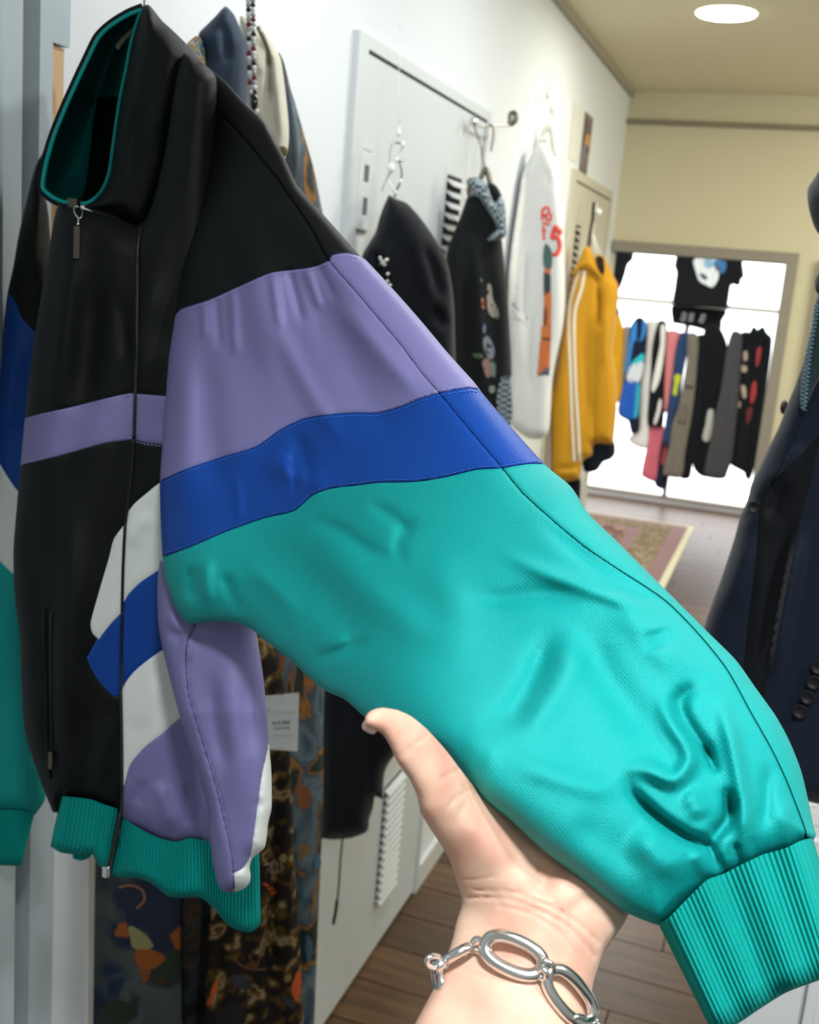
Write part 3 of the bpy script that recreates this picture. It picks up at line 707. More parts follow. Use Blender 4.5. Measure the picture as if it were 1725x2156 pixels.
# --- the held sleeve
sl_out = [(428, 133, 1), (475, 172), (517, 219), (556, 256), (574, 287), (600, 334), (627, 391), (676, 446), (715, 490), (757, 537), (771, 548), (826, 607), (887, 676), (944, 744), (999, 805), (1018, 830), (1075, 897), (1120, 948), (1155, 985), (1203, 1025), (1238, 1079), (1300, 1140), (1370, 1210), (1430, 1270), (1490, 1330), (1550, 1390), (1590, 1446), (1635, 1509), (1663, 1561), (1687, 1622), (1702, 1683), (1714, 1740), (1719, 1759), (1714, 1768, 1),
  (1687, 1776), (1656, 1790), (1626, 1799), (1605, 1805), (1571, 1821), (1550, 1831), (1526, 1845), (1492, 1857), (1474, 1871), (1443, 1902), (1413, 1933), (1398, 1945), (1386, 1948, 1),
  (1373, 1944), (1322, 1923), (1285, 1899), (1246, 1868), (1200, 1832), (1148, 1793), (1074, 1725), (1018, 1680), (963, 1613), (937, 1580), (900, 1555), (850, 1540), (800, 1525), (770, 1511), (726, 1473), (687, 1455), (647, 1423), (611, 1389), (552, 1344), (530, 1325), (500, 1312), (450, 1308), (410, 1312), (395, 1311), (370, 1280), (352, 1230), (343, 1185), (338, 1090), (337, 1005), (345, 900), (355, 760), (369, 665), (384, 560), (407, 313), (411, 165, 1)]
Dsl = tps([(400, 160, .880), (400, 330, .872), (350, 600, .850), (340, 1170, .822), (400, 1310, .815), (600, 330, .80), (757, 540, .76), (600, 800, .80), (694, 900, .76), (560, 1150, .78), (540, 1330, .755), (1018, 830, .665), (1155, 985, .61), (800, 1200, .66), (720, 1470, .63), (900, 1560, .50), (1050, 1400, .545), (1100, 1740, .465), (1238, 1079, .575), (1500, 1350, .535), (1240, 1860, .468), (1390, 1935, .478), (1700, 1740, .515), (1550, 1830, .495), (1450, 1650, .50)])
ss1 = cr([(350, 680), (370, 663, 1), (380, 652), (440, 632), (500, 605), (570, 575), (620, 568), (660, 562), (694, 549, 1), (700, 538), (730, 533), (757, 539), (785, 552)], 6)
ss2 = cr([(325, 1018), (337, 1013), (400, 985), (470, 962), (540, 940), (590, 905), (640, 882), (695, 873), (750, 869), (798, 869), (846, 856), (884, 840), (925, 827, 1), (950, 822), (985, 817), (1000, 818), (1045, 826)], 6)
ss3 = cr([(328, 1178), (343, 1172), (400, 1152), (480, 1118), (560, 1090), (620, 1075), (660, 1042), (700, 1028), (750, 1022), (798, 1016), (877, 1014), (941, 1004), (1005, 989), (1059, 986, 1), (1090, 980), (1130, 976), (1195, 986)], 6)
ssh = cr([(408, 158), (413, 172), (450, 222), (507, 282), (580, 370), (658, 483), (694, 549), (750, 614), (798, 671), (846, 728), (887, 783), (925, 827), (973, 885), (1021, 942), (1059, 987), (1101, 1038), (1160, 1092), (1230, 1150), (1300, 1198), (1400, 1265), (1470, 1335), (1530, 1410), (1580, 1500), (1626, 1582), (1656, 1646), (1693, 1743), (1705, 1790)], 6)
sfolds = [
 # long soft folds from shoulder
 ([(470, 300), (520, 500), (560, 700), (600, 880)], 34, .007), ([(600, 450), (680, 640), (760, 800), (850, 950)], 36, -.008), ([(700, 620), (800, 740), (900, 850)], 20, .005), ([(430, 700), (440, 900), (470, 1080)], 30, -.006),
 ([(390, 700), (385, 900), (375, 1100)], 22, .005), ([(430, 640), (432, 720)], 6, .0022, .5, 0), ([(455, 632), (462, 740)], 7, -.0025, .5, 0), ([(490, 615), (498, 760)], 8, .003, .5, 0), ([(575, 580), (592, 700)], 9, .004, .5, 0), ([(610, 575), (640, 690)], 8, -.004, .5, 0), ([(645, 565), (680, 660)], 8, .004, .5, 0), ([(670, 560), (710, 640)], 6, -.003, .5, 0), ([(500, 1000), (505, 1100)], 8, .002), ([(615, 940), (625, 1050)], 9, -.004), ([(560, 640), (650, 820), (740, 960)], 18, .004),
 ([(560, 950), (620, 1000), (700, 1030)], 22, .006), ([(620, 900), (640, 960), (650, 1060)], 16, -.005),
 # elbow tucks by the body
 ([(405, 1190), (400, 1230), (410, 1270)], 10, -.007), ([(440, 1170), (435, 1230), (445, 1290)], 12, .006), ([(470, 1200), (490, 1260), (520, 1300)], 11, -.005), ([(380, 1250), (395, 1290)], 8, .005), ([(520, 1190), (600, 1260), (620, 1310)], 16, .004),
 ([(640, 1090), (720, 1120), (780, 1160), (850, 1180)], 14, -.005), ([(770, 1060), (830, 1090), (870, 1140)], 12, -.004), ([(880, 1080), (840, 1140), (850, 1200)], 12, -.004),
 ([(580, 1360), (600, 1330), (625, 1310)], 9, -.003), ([(650, 1400), (720, 1370), (780, 1345)], 11, -.006), ([(660, 1370), (740, 1335)], 14, .004),
 # broad folds of the lower sleeve
 ([(640, 1110), (760, 1230), (860, 1310), (960, 1350)], 34, .006), ([(560, 1120), (680, 1250), (800, 1400)], 36, -.005), ([(900, 1150), (960, 1300), (930, 1420)], 40, .004),
 ([(1000, 1525), (1079, 1497), (1125, 1430), (1147, 1375), (1190, 1320)], 25, -.011), ([(1080, 1560), (1150, 1480), (1200, 1400), (1230, 1320)], 34, .008), ([(960, 1262), (1050, 1262), (1124, 1252), (1240, 1260)], 20, -.006), ([(1040, 1150), (1101, 1187), (1237, 1240), (1330, 1270), (1420, 1290)], 14, .0055),
 ([(1130, 1090), (1246, 1180), (1355, 1252), (1435, 1300)], 13, -.005), ([(1264, 1290), (1250, 1370), (1328, 1497), (1400, 1590)], 34, -.008), ([(1283, 1255), (1340, 1310), (1400, 1380), (1462, 1440)], 28, .006), ([(1380, 1322), (1390, 1375)], 22, -.006),
 ([(1180, 1540), (1230, 1590), (1290, 1650)], 34, -.003), ([(1060, 1600), (1130, 1620), (1215, 1650), (1320, 1668)], 22, .005), ([(960, 1560), (1060, 1600)], 30, .003),
 # the curled tuck, its creases and the gathers at the cuff
 ([(1378, 1440), (1391, 1472), (1416, 1524), (1446, 1569), (1451, 1603), (1420, 1640), (1366, 1621), (1316, 1613), (1290, 1600)], 16, .011), ([(1492, 1452), (1450, 1457), (1432, 1476), (1436, 1508), (1466, 1556), (1491, 1587), (1510, 1630)], 15, -.012), ([(1484, 1560), (1498, 1600), (1512, 1636)], 8, -.009),
 ([(1314, 1620), (1330, 1665), (1385, 1720), (1444, 1760), (1490, 1780), (1520, 1842)], 11, -.018, 0, 1), ([(1520, 1650), (1538, 1690), (1530, 1730), (1505, 1762), (1512, 1800)], 13, -.014), ([(1440, 1664), (1464, 1690), (1480, 1730)], 20, .006), ([(1505, 1445), (1535, 1540), (1563, 1678), (1570, 1760), (1570, 1815)], 15, .009, 0, 1),
 ([(1548, 1770), (1556, 1825)], 6, -.008, 0, 1), ([(1535, 1800), (1540, 1830)], 6, .004, 0, 1), ([(1585, 1760), (1590, 1810)], 7, -.004, 0, 1), ([(1618, 1600), (1616, 1680), (1608, 1760)], 13, -.005), ([(1652, 1680), (1656, 1785)], 13, .004, 0, 1),
 ([(1330, 1740), (1400, 1810), (1470, 1850)], 34, .010), ([(1460, 1790), (1485, 1840)], 14, .006, 0, 1), ([(1200, 1720), (1300, 1790), (1360, 1850)], 34, -.004)]
def Tsl(P): return np.interp(P[:, 0]*.6+P[:, 1]*.4, [130, 330, 700, 1200, 1700], [.006, .014, .030, .028, .026])
def wsl(P): return np.interp(P[:, 0]*.6+P[:, 1]*.4, [130, 330, 700, 1200, 1700], [60, 70, 110, 130, 110])
FL = Front(sl_out, Dsl, Tsl, wsl, sfolds, (), [ss1, ss2, ss3, ssh], 2.4, .0013, 7, Tb=lambda P: Tsl(P)*.7)
garment('jl', None, None, FL, [
  ('sleeve_top', (520, 450), M['blk'], 'black upper sleeve'), ('sleeve_top', (560, 310), M['blk'], 'black shoulder strip'),
  ('lavender_sleeve_band', (550, 750), M['lav'], 'lavender sleeve band'), ('lavender_sleeve_band', (850, 680), M['lav'], 'lavender shoulder strip'),
  ('blue_sleeve_band', (500, 1040), M['blue'], 'royal blue sleeve band'), ('blue_sleeve_band', (1050, 920), M['blue'], 'royal blue shoulder strip'),
  ('sleeve', (900, 1400), M['teal'], 'teal lower sleeve'), ('sleeve', (1450, 1290), M['teal'], 'teal outer sleeve strip')],
  back=('sleeve_underside', M['teal']), step=6.5, seams=[ss1, ss2, ss3, ssh], root=jroot, bstep=14)
stitches('stitching', [ss1], FL, stl, jroot, 5, 5, 3, 1.3); stitches('stitching', [ss2], FL, stb, jroot, 6, 5, 3, 1.3); stitches('stitching', [ss3], FL, stb, jroot, -5, 5, 3, 1.3)
def seam_shade_line(curve, fr, m, r=.0005, parent=None, deep=.0004):  # thin dark tube drawn as the shadow line in a seam crease
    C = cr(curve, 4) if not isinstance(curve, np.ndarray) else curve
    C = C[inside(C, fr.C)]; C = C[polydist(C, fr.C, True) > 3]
    if len(C) > 3: tube('seam_shade', px2w(C, fr(C)+deep), r, m, parent, 6)
sdk = mat('dark_teal_seam_shade', '03413f', .9, spec=.1); sbk = mat('black_seam_shade', '020303', .9, spec=.1); sdb = mat('dark_blue_seam_shade', '041c4e', .9, spec=.1); slv = mat('dark_lavender_seam_shade', '3d3a66', .9, spec=.1)  # darker cloth tones, crease shade put into the colour
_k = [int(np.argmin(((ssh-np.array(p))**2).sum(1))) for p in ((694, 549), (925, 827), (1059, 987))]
for a_, b_, m_, r_ in ((0, _k[0], sbk, .0011), (_k[0], _k[1], slv, .0006), (_k[1], _k[2], sdb, .0006), (_k[2], len(ssh), sdk, .0007)): seam_shade_line(ssh[a_:b_+1], FL, m_, r_, jroot)
seam_shade_line(ss1, FL, slv, .0005, jroot); seam_shade_line(ss2, FL, sdb, .0005, jroot); seam_shade_line(ss3, FL, sdb, .0006, jroot)
seam_shade_line(s_side, FS, slv, .0008, jroot); seam_shade_line(s_swh, FS, slv, .0004, jroot)
for q_ in (s_st_t, s_st_t2, s_st_b, s_st_b2, s_l1): seam_shade_line(q_, FB, sbk, .0004, jroot)
seam_shade_line([(418, 150), (412, 163), (398, 215), (378, 300), (360, 360), (345, 410), (330, 450), (310, 490)], FCo, sbk, .0009, jroot)
stitches('stitching', [ss2[80:]], FL, stl, jroot, -5, 5, 3, 1.3)
cuff_top = [(1386, 1944), (1398, 1940), (1413, 1928), (1443, 1897), (1474, 1866), (1492, 1851), (1526, 1839), (1550, 1826), (1571, 1816), (1605, 1800), (1626, 1794), (1656, 1785), (1687, 1770), (1712, 1764)]
cuff_bot = [(1496, 2166), (1520, 2168), (1553, 2156), (1596, 2127), (1656, 2090), (1725, 2064), (1770, 2048), (1790, 2030)]
ribknit('cuff', cuff_top, cuff_bot, 34, Dsl, .026, .0019, M['teal_rib'], jroot, per=10, nv=40, wave=lambda P, u, v: .004*np.sin(u*9+v*1.5)+.003*np.sin(u*23), label='ribbed teal cuff')

# jacket hanger
hg = empty('clothes_hanger', px2w([[275, 90]], .92)[0], 'beige hanger with wire hook inside the black track jacket collar', 'hanger')
pxtube('hook', [(302, -60), (303, -20), (304, 10), (300, 40), (292, 60)], lambda P: np.full(len(P), .915), .0009, M['wire'], hg)
pxtube('shoulder_arm', [(296, 30), (286, 58), (270, 72), (255, 88), (246, 102)], lambda P: np.full(len(P), .915), .0022, M['cream_wood'], hg)

# ================================================================== THE HAND
Dh = tps([(775, 1512, .415), (850, 1560, .428), (920, 1660, .445), (960, 1750, .462), (1100, 1850, .483), (1250, 1900, .484), (1110, 1950, .480), (980, 1930, .485), (1060, 2156, .462), (1000, 2400, .43), (1250, 1700, .52), (1150, 1620, .515)])
hand_out = [(771.5, 1526), (771, 1511), (781, 1498), (803, 1492), (833, 1496), (859, 1506), (877, 1519), (900, 1539), (937, 1580), (975, 1630), (1010, 1668), (1060, 1670), (1120, 1640), (1200, 1620), (1280, 1660), (1330, 1740), (1345, 1830), (1332, 1900), (1311, 1945), (1290, 1975), (1274, 1999), (1260, 2030), (1250, 2058), (1243, 2095), (1245, 2160), (1255, 2260), (1262, 2330), (1100, 2360), (830, 2330), (840, 2240), (877, 2156), (922, 2070), (955, 1980), (963, 1943), (975, 1906), (974, 1886), (963, 1850), (948, 1806), (925, 1769), (903, 1736), (888, 1710), (881, 1676), (862, 1635), (840, 1606), (825, 1572), (807, 1543), (793, 1536)]
def Th(P): return np.interp(P[:, 1], [1490, 1600, 1700, 1850, 1950, 2156], [.0085, .0095, .015, .021, .021, .024])
def wh(P): return np.interp(P[:, 1], [1490, 1600, 1700, 1850, 2156], [52, 58, 90, 150, 170])
_c = np.array([p[:2] for p in hand_out]); _t = np.roll(_c, -1, 0)-np.roll(_c, 1, 0); _t /= np.linalg.norm(_t, axis=1)[:, None]
_o = _c+np.stack([_t[:, 1], -_t[:, 0]], 1)*3.0; hand_out = [tuple(p) for p in _o]
FH = Front(hand_out, Dh, Th, wh, [
  ([(960, 1720), (1010, 1780), (1060, 1840)], 45, .004), ([(1180, 1830), (1230, 1900)], 45, .003), ([(1110, 1790), (1140, 1850), (1150, 1900)], 20, -.003)], step=6, Tb=lambda P: Th(P)*1.0)
def build_hand():
    V, F, _ = triangulate(FH.C, [], 7); W3 = px2w(V, FH(V)); pr, d = FH.prof(V); B3 = px2w(V, Dh(V)+pr)
    parts = [(W3, F.tolist()), (B3, F[:, ::-1].tolist())]
    # fingers run on under the sleeve and curl up behind it
    bases = [(1120, 1655), (1190, 1650), (1255, 1685), (1305, 1750)]
    tips = [(1160, 1470), (1250, 1440), (1340, 1500), (1390, 1610)]
    mids = [(1135, 1560), (1220, 1545), (1300, 1590), (1352, 1680)]
    for (b0, m0, t0, r) in zip(bases, mids, tips, (.0088, .009, .0085, .0075)):
        p = [px2w([[ (1180+b0[0])/2, 1740]], .525)[0], px2w([b0], .540)[0], px2w([m0], .574)[0], px2w([t0], .582)[0]]
        C = []
        for i in range(3):
            for t in np.linspace(0, 1, 5)[:-1]: C.append(p[i]*(1-t)+p[i+1]*t)
        C.append(p[3]); C = np.array(C); rad = np.interp(np.arange(len(C)), [0, 4, 8, 12], [r*1.1, r*1.05, r*.95, r*.8])
        parts.append(tubevf(C, rad, 12)); parts.append(spherevf(C[-1], rad[-1], 12, 8))
    v, f = mesh_of(parts); me = bpy.data.meshes.new('tmp'); me.from_pydata(v.tolist(), [], [list(q) for q in f])
    t = bpy.data.objects.new('tmp', me); S.collection.objects.link(t)
    rm = t.modifiers.new('r', 'REMESH'); rm.mode = 'VOXEL'; rm.voxel_size = .0014; sm = t.modifiers.new('s', 'SMOOTH'); sm.iterations = 4; sm.factor = .5
    dg = bpy.context.evaluated_depsgraph_get(); em = t.evaluated_get(dg).to_mesh()
    n = len(em.vertices); co_ = np.empty(n*3); em.vertices.foreach_get('co', co_); co_ = co_.reshape(-1, 3)
    no = np.empty(n*3); em.vertex_normals.foreach_get('vector', no); no = no.reshape(-1, 3)
    faces = [tuple(p.vertices) for p in em.polygons]
    t.evaluated_get(dg).to_mesh_clear(); bpy.data.objects.remove(t)
    # creases of thumb joint, palm heel and wrist
    rel = (co_-CAM) @ RM; px = np.stack([CX+rel[:, 0]/-rel[:, 2]*FPX, CY-rel[:, 1]/-rel[:, 2]*FPX], 1); front = no @ RM[:, 2] < 2
    facing = ((no*(CAM-co_)).sum(1) > 0)
    cre = [([(858, 1578), (880, 1563), (902, 1547)], 3.0, .0007), ([(850, 1592), (875, 1578)], 2.5, .0004), ([(925, 1640), (950, 1628), (968, 1620)], 3, .0005), ([(975, 1655), (990, 1668), (1000, 1690)], 3, .0008),
      ([(945, 1700), (960, 1680), (990, 1665)], 3, .0005), ([(960, 1740), (968, 1710), (985, 1690)], 3, .0004), ([(1135, 1835), (1140, 1810), (1150, 1797)], 4, .0008),
      ([(968, 1852), (1000, 1852), (1050, 1846), (1100, 1848)], 2.5, .0004), ([(985, 1890), (1030, 1890), (1080, 1895), (1130, 1915), (1190, 1945), (1230, 1985), (1255, 2015)], 3.2, .0010), ([(1000, 1875), (1080, 1880), (1150, 1905), (1220, 1945), (1262, 1985)], 3.0, .0008), ([(1050, 1905), (1120, 1925), (1180, 1965), (1215, 2010)], 3, .0006),
      ([(975, 1960), (1030, 1950), (1090, 1960)], 2.5, .0003), ([(1120, 1860), (1160, 1890), (1190, 1930)], 3, .0005)]
    dz = np.zeros(n)
    for q, w, a in cre: dz += a*np.exp(-(polydist(px, cr(q, 5))/w)**2)
    co_ -= no*(dz*facing)[:, None]
    return co_, faces
sk = mat('skin', 'e6b9a2', .5, spec=.4); N, L, b = nodes(sk)
tc = N.new('ShaderNodeTexCoord'); n1 = N.new('ShaderNodeTexNoise'); n1.inputs['Scale'].default_value = 38; n1.inputs['Detail'].default_value = 3; L.new(tc.outputs['Object'], n1.inputs['Vector'])
r = N.new('ShaderNodeValToRGB'); e = r.color_ramp.elements; e[0].position = .35; e[0].color = lin('e2bfa8'); e[1].position = .68; e[1].color = lin('d7a08c'); L.new(n1.outputs['Fac'], r.inputs[0]); L.new(r.outputs[0], b.inputs['Base Color'])
b.inputs['Subsurface Weight'].default_value = .25; b.inputs['Subsurface Radius'].default_value = (.006, .002, .001); b.inputs['Subsurface Scale'].default_value = 1.0
n2 = N.new('ShaderNodeTexVoronoi'); n2.inputs['Scale'].default_value = 900; L.new(tc.outputs['Object'], n2.inputs['Vector']); bp = N.new('ShaderNodeBump'); bp.inputs['Strength'].default_value = .12; bp.inputs['Distance'].default_value = .0003
L.new(n2.outputs['Distance'], bp.inputs['Height']); L.new(bp.outputs[0], b.inputs['Normal'])
hc, hf = build_hand()
person = empty('person', hc.mean(0)+np.array([0, 0, -.12]), 'bare hand and forearm reaching up to hold out the teal sleeve', 'person')
obj('hand', hc, hf, sk, person)
nl = mat('fingernail', 'efc9bd', .25)
pxtube('thumbnail', [(773, 1524), (779, 1529), (787, 1533)], lambda P: Dh(P), .0026, nl, person, off=-.003)
# bracelet
br = empty('bracelet', px2w([[1083, 2030]], .455)[0], 'chunky silver oval-link chain bracelet around the wrist', 'bracelet')
def Fw(P): 
    P = np.atleast_2d(P); return np.minimum(FH(P), Dh(P)+.004)
def oval(cx, cy, a, b2, ang, rad, dz=.003, tilt=0.0, nm='link', flat=1.0):
    th = np.linspace(0, 2*math.pi, 41)[:-1]; ca, sa = math.cos(math.radians(ang)), math.sin(math.radians(ang))
    # squarish oval as cast links are
    X = a*np.sign(np.cos(th))*np.abs(np.cos(th))**.85; Y = b2*np.sign(np.sin(th))*np.abs(np.sin(th))**.85
    P = np.stack([cx+X*ca-Y*sa, cy+X*sa+Y*ca], 1)
    c = Fw([[cx, cy]])[0]; dd = np.clip(Fw(P), c-.01, c+.012)*.6+c*.4
    return tube(nm, px2w(P, dd-dz+tilt*np.sin(th)), rad, M['metal'], br, 12, True, flat)
oval(1083, 2011, 64, 33, 24, .0028, .004); oval(1200, 2096, 66, 30, 52, .0026, .004); oval(958, 2018, 44, 7, -32, .0022, .004, .006); oval(922, 2055, 26, 7, 80, .0016, .002, .004); oval(1262, 2185, 34, 18, 60, .0013, .003)
for x, y, rr_, a in ((1009, 1990, 15, 40), (914, 2025, 15, 0), (1150, 2037, 16, 30), (1142, 2050, 10, 60), (1220, 2150, 13, 0), (1245, 2152, 12, 20), (1024, 2004, 10, 80)): oval(x, y, rr_, rr_*.8, a, .0012, .005, .0015, 'jump_ring')

# ================================================================== GARMENTS ALONG THE LEFT WALL
# --- patterned robe
robe1 = pattern('robe_blue_motifs', [(.30, '141d2b'), (.42, '22344a'), (.50, '435661'), (.60, '66757b'), (.69, '3a4a58'), (.72, '98662a'), (.76, '2a3430')], 8, vor=True, dist=2.2, zs=.6)
robe_out = [(589, 112), (611, 183), (627, 235), (645, 300), (660, 352), (671, 404), (680, 449), (712, 560), (715, 900), (700, 1300), (683, 1460), (680, 1700), (674, 1850), (668, 2000), (662, 2156), (655, 2420, 1), (190, 2420, 1), (196, 2156), (200, 1830), (205, 1600), (300, 1400), (420, 900), (480, 400), (540, 200), (565, 120)]
r_trim = cr([(560, 90), (600, 160), (618, 240), (628, 330), (618, 400), (600, 500), (560, 700), (540, 1200), (420, 1500), (395, 1700), (386, 1900), (382, 2156), (380, 2440)], 8)
r_edge = cr([(690, 1380), (640, 1450), (608, 1700), (612, 1900), (622, 2440)], 8)
Dr = vplane(600, 1500, 1.52, 48)
FR = Front(robe_out, Dr, .03, 40, [([(560, 1500), (600, 1800), (640, 2156)], 16, -.02), ([(300, 1850), (310, 2000), (300, 2156)], 40, .01)], [(120, .006, 0, .02)], (), step=10, Tb=.01)
garment('patterned_robe', 'long blue-grey robe with orange floral motifs on the wall behind the track jacket', 'robe', FR,
  [('robe_side', (650, 1700), robe1), ('robe_trim', (600, 300), M['navy_dk'], 'plain navy inner edge'), ('robe_front', (290, 2000), pattern('robe_slate_clouds', [(.30, '18243a'), (.44, '1f2f44'), (.5, '454c4a'), (.60, '50575a'), (.68, '262f25'), (.76, '6a3c18')], 6, dist=2.5, zs=.7), 'slate robe front with cloud and fan motifs')], back=(None, robe1), step=11, seams=[r_trim, r_edge])
robe = S.objects['patterned_robe']
om = mat('print_orange', '8f4c16', .8); ym_ = mat('print_cream', '8a8a58', .8); gm_ = mat('print_green', '232d22', .8); dn = mat('print_navy', '141f36', .8)
q6 = lambda p: Q(190, 1780, 3.382, p)
patch('fan_motif', q6([(275, 575), (330, 590), (400, 640), (450, 715), (420, 740), (350, 742), (300, 725), (285, 650)]), FR, .0012, ym_, robe)
patch('fan_motif', q6([(325, 745), (440, 745), (535, 800), (480, 860), (420, 885), (345, 870)]), FR, .0012, om, robe)
patch('leaf_motif', jag(q6([(570, 640), (620, 600), (660, 560), (664, 740), (610, 730), (580, 690)])), FR, .0012, om, robe, smoothpts=False)
patch('leaf_motif', jag(q6([(205, 560), (250, 545), (280, 600), (270, 650), (225, 650), (170, 640)])), FR, .0012, om, robe, smoothpts=False)
patch('flower_motif', jag(q6([(350, 885), (430, 890), (410, 960), (385, 990), (365, 940)])), FR, .0012, mat('print_rust', '7e4420', .8), robe, smoothpts=False)
patch('leaf_motif', jag(q6([(395, 970), (440, 880), (560, 750), (664, 740), (664, 930), (560, 960), (470, 950)])), FR, .0010, gm_, robe, smoothpts=False)
patch('night_motif', jag(q6([(210, 290), (380, 260), (520, 370), (664, 400), (664, 600), (540, 780), (470, 700), (380, 580), (260, 500), (200, 400)])), FR, .0008, dn, robe, smoothpts=False)
ribbon('branch_motif', q6([(205, 300), (290, 285), (370, 320), (385, 390), (330, 450)]), 6, FR, .0015, mat('print_tan', '8a5f3e', .8), robe)
patch('leaf_motif', jag(q6([(60, 1170), (200, 1100), (340, 1160), (330, 1230), (180, 1290), (60, 1280)])), FR, .0010, gm_, robe, smoothpts=False)
for pts in ([(1560, 50), (1520, 100), (1550, 140), (1490, 80)], [(1600, 330), (1615, 380), (1590, 480), (1570, 540), (1575, 420)], [(1470, 10), (1530, 40), (1590, 20), (1570, 0)]):
    patch('flower_motif', jag(q6(pts)), FR, .0012, mat('print_ochre', '80602f', .8), robe)
for pts in ([(1540, 640), (1580, 700), (1570, 820), (1530, 760)], [(1500, 280), (1530, 360), (1520, 420)], [(1590, 120), (1620, 180), (1640, 60)]):
    patch('water_motif', jag(q6(pts)), FR, .0012, mat('print_light_blue', '3c5f75', .8), robe)
patch('flower_motif', jag(Q(500, 1300, 2.518, [(130, 380), (180, 300), (240, 200), (245, 260), (200, 370)])), FR, .0012, om, robe, smoothpts=False)
patch('flower_motif', jag(Q(500, 1300, 2.518, [(330, 880), (370, 900), (395, 980), (340, 1020), (310, 960)])), FR, .0012, mat('print_rust2', '7c4a2a', .8), robe, smoothpts=False)
# --- batik cloth hanging before the robe
bat = pattern('batik_brown', [(.36, '15100c'), (.44, '4a3512'), (.5, '6a4c14'), (.56, '8b7f66'), (.60, '5b4212'), (.72, '18120f')], 26, vor=True, dist=.8, det=4)
bat_out = [(470, 1380), (560, 1340), (600, 1450), (612, 1600), (620, 1800), (632, 2000), (640, 2156), (648, 2420, 1), (420, 2420, 1), (428, 2156), (440, 1960), (450, 1800), (440, 1600)]
Db = lambda P: Dr(P)-.07
FBt = Front(bat_out, Db, .02, 26, [([(590, 1600), (575, 1800), (565, 2156)], 9, -.02), ([(470, 1950), (450, 2100)], 10, -.008)], [(60, .003, 0, 0)], (), step=9, Tb=.01)
bk = garment('batik_skirt', 'brown and ochre batik cloth skirt hanging under the teal hem', 'skirt', FBt, [('skirt_cloth', (500, 2050), bat)], back=('skirt_back', bat), step=9, root=empty('batik_skirt', px2w([[540, 2300]], 1.4)[0], 'brown and ochre batik cloth skirt hanging under the teal hem', 'skirt'))
orb = mat('batik_orange', 'b04a12', .8); slt = mat('batik_slate', '2a2c33', .8)
for m_, pts in ((orb, [(1235, 275), (1290, 290), (1320, 330), (1290, 355), (1260, 300)]), (orb, [(880, 1000), (905, 950), (910, 1010), (860, 1130), (835, 1130)]), (orb, [(1440, 980), (1490, 890), (1505, 960), (1480, 1110), (1445, 1080)]), (slt, [(1000, 930), (1090, 925), (1150, 980), (1130, 1030), (1060, 1020), (1010, 980)]), (slt, [(1370, 1060), (1440, 1100), (1440, 1160), (1390, 1130)]), (mat('batik_black', '0f0c0b', .8), [(900, 1170), (1000, 1120), (1070, 1130), (1100, 1272), (900, 1272)])):
    patch('batik_motif', jag(q6(pts)), FBt, .0012, m_, bk)
bl = mat('batik_line', '6e4326', .8)
for pts in ([(1030, 810), (1080, 860), (1160, 885), (1260, 880)], [(1130, 780), (1150, 830), (1165, 880)], [(1215, 770), (1200, 830), (1170, 885)]): ribbon('batik_line', q6(pts), 3, FBt, .0014, bl, bk)
for pts in ([(1240, 140), (1275, 130), (1290, 200)], [(1285, 120), (1320, 115), (1330, 190)]): ribbon('batik_line', q6(pts), 3, FBt, .0014, mat('batik_grey_line', '8d8d8c', .8), bk)
# dark lining strip between robe halves
dkf = Front([(386, 1880), (430, 1880), (446, 1990), (438, 2156), (430, 2420, 1), (384, 2420, 1), (384, 2156)], lambda P: Dr(P)-.03, .015, 16, [([(410, 1900), (405, 2156)], 8, .006)], (), (), step=8, Tb=.01)
garment('dark_scarf', 'dark patterned scarf hanging between the slate robe front and the batik skirt', 'scarf', dkf, [('scarf', (410, 2000), pattern('scarf_dark', [(.4, '141214'), (.52, '262a30'), (.6, '3a2a1c'), (.7, '17191c')], 20))], step=8)
# --- price tag
tg = lambda P: Dr(P)*0+float(Dr([[590, 1520]])[0])-.12
tagr = empty('price_tag', px2w([[596, 1580]], 1.3)[0], 'white paper price tag on a black loop against the blue patterned robe', 'price tag')
tc_ = np.array([(630, 1458), (627, 1582), (545, 1576), (549, 1466)], float)
v = np.vstack([px2w(tc_, tg(tc_)), px2w(tc_, tg(tc_)+.001)]); obj('tag_card', v, [(0, 3, 2, 1), (4, 5, 6, 7), (0, 1, 5, 4), (1, 2, 6, 5), (2, 3, 7, 6), (3, 0, 4, 7)], mat('card_white', 'c9cbca', .7), tagr, smooth=False)
ink = mat('tag_ink', '4a4a4e', .8); inl = mat('tag_rule', '9a9c9c', .8)
pxtube('tag_loop', [(594, 1464), (591, 1450), (596, 1436), (592, 1425)], tg, .0007, M['zip'], tagr, .001)
for x0, x1, y in ((572, 622, 1500), (572, 620, 1548)): ribbon('tag_rule', [(x0, y-1), (x1, y)], 1.2, tg, .0006, inl, tagr)
def text(body, p_left, p_right, depthfn, m, parent, hpx, name='lettering', off=.001, bold=.0):
    cu = bpy.data.curves.new('t', 'FONT'); cu.body = body; cu.size = 1; cu.offset = bold; t = bpy.data.objects.new('t', cu); S.collection.objects.link(t)
    dg = bpy.context.evaluated_depsgraph_get(); me = bpy.data.meshes.new_from_object(t.evaluated_get(dg)); n = len(me.vertices)
    c = np.array([tuple(vv.co) for vv in me.vertices]); f = [tuple(p.vertices) for p in me.polygons]; bpy.data.objects.remove(t)
    wv = c[:, 0].max()-c[:, 0].min(); u = (c[:, 0]-c[:, 0].min())/wv; a = np.array(p_left, float); b_ = np.array(p_right, float)
    d = b_-a; nrm = np.array([d[1], -d[0]])/np.linalg.norm(d)
    P = a[None]+u[:, None]*d[None]+(c[:, 1]/.7)[:, None]*hpx*nrm[None]
    return obj(name, px2w(P, depthfn(P)-off), f, m, parent, smooth=False)
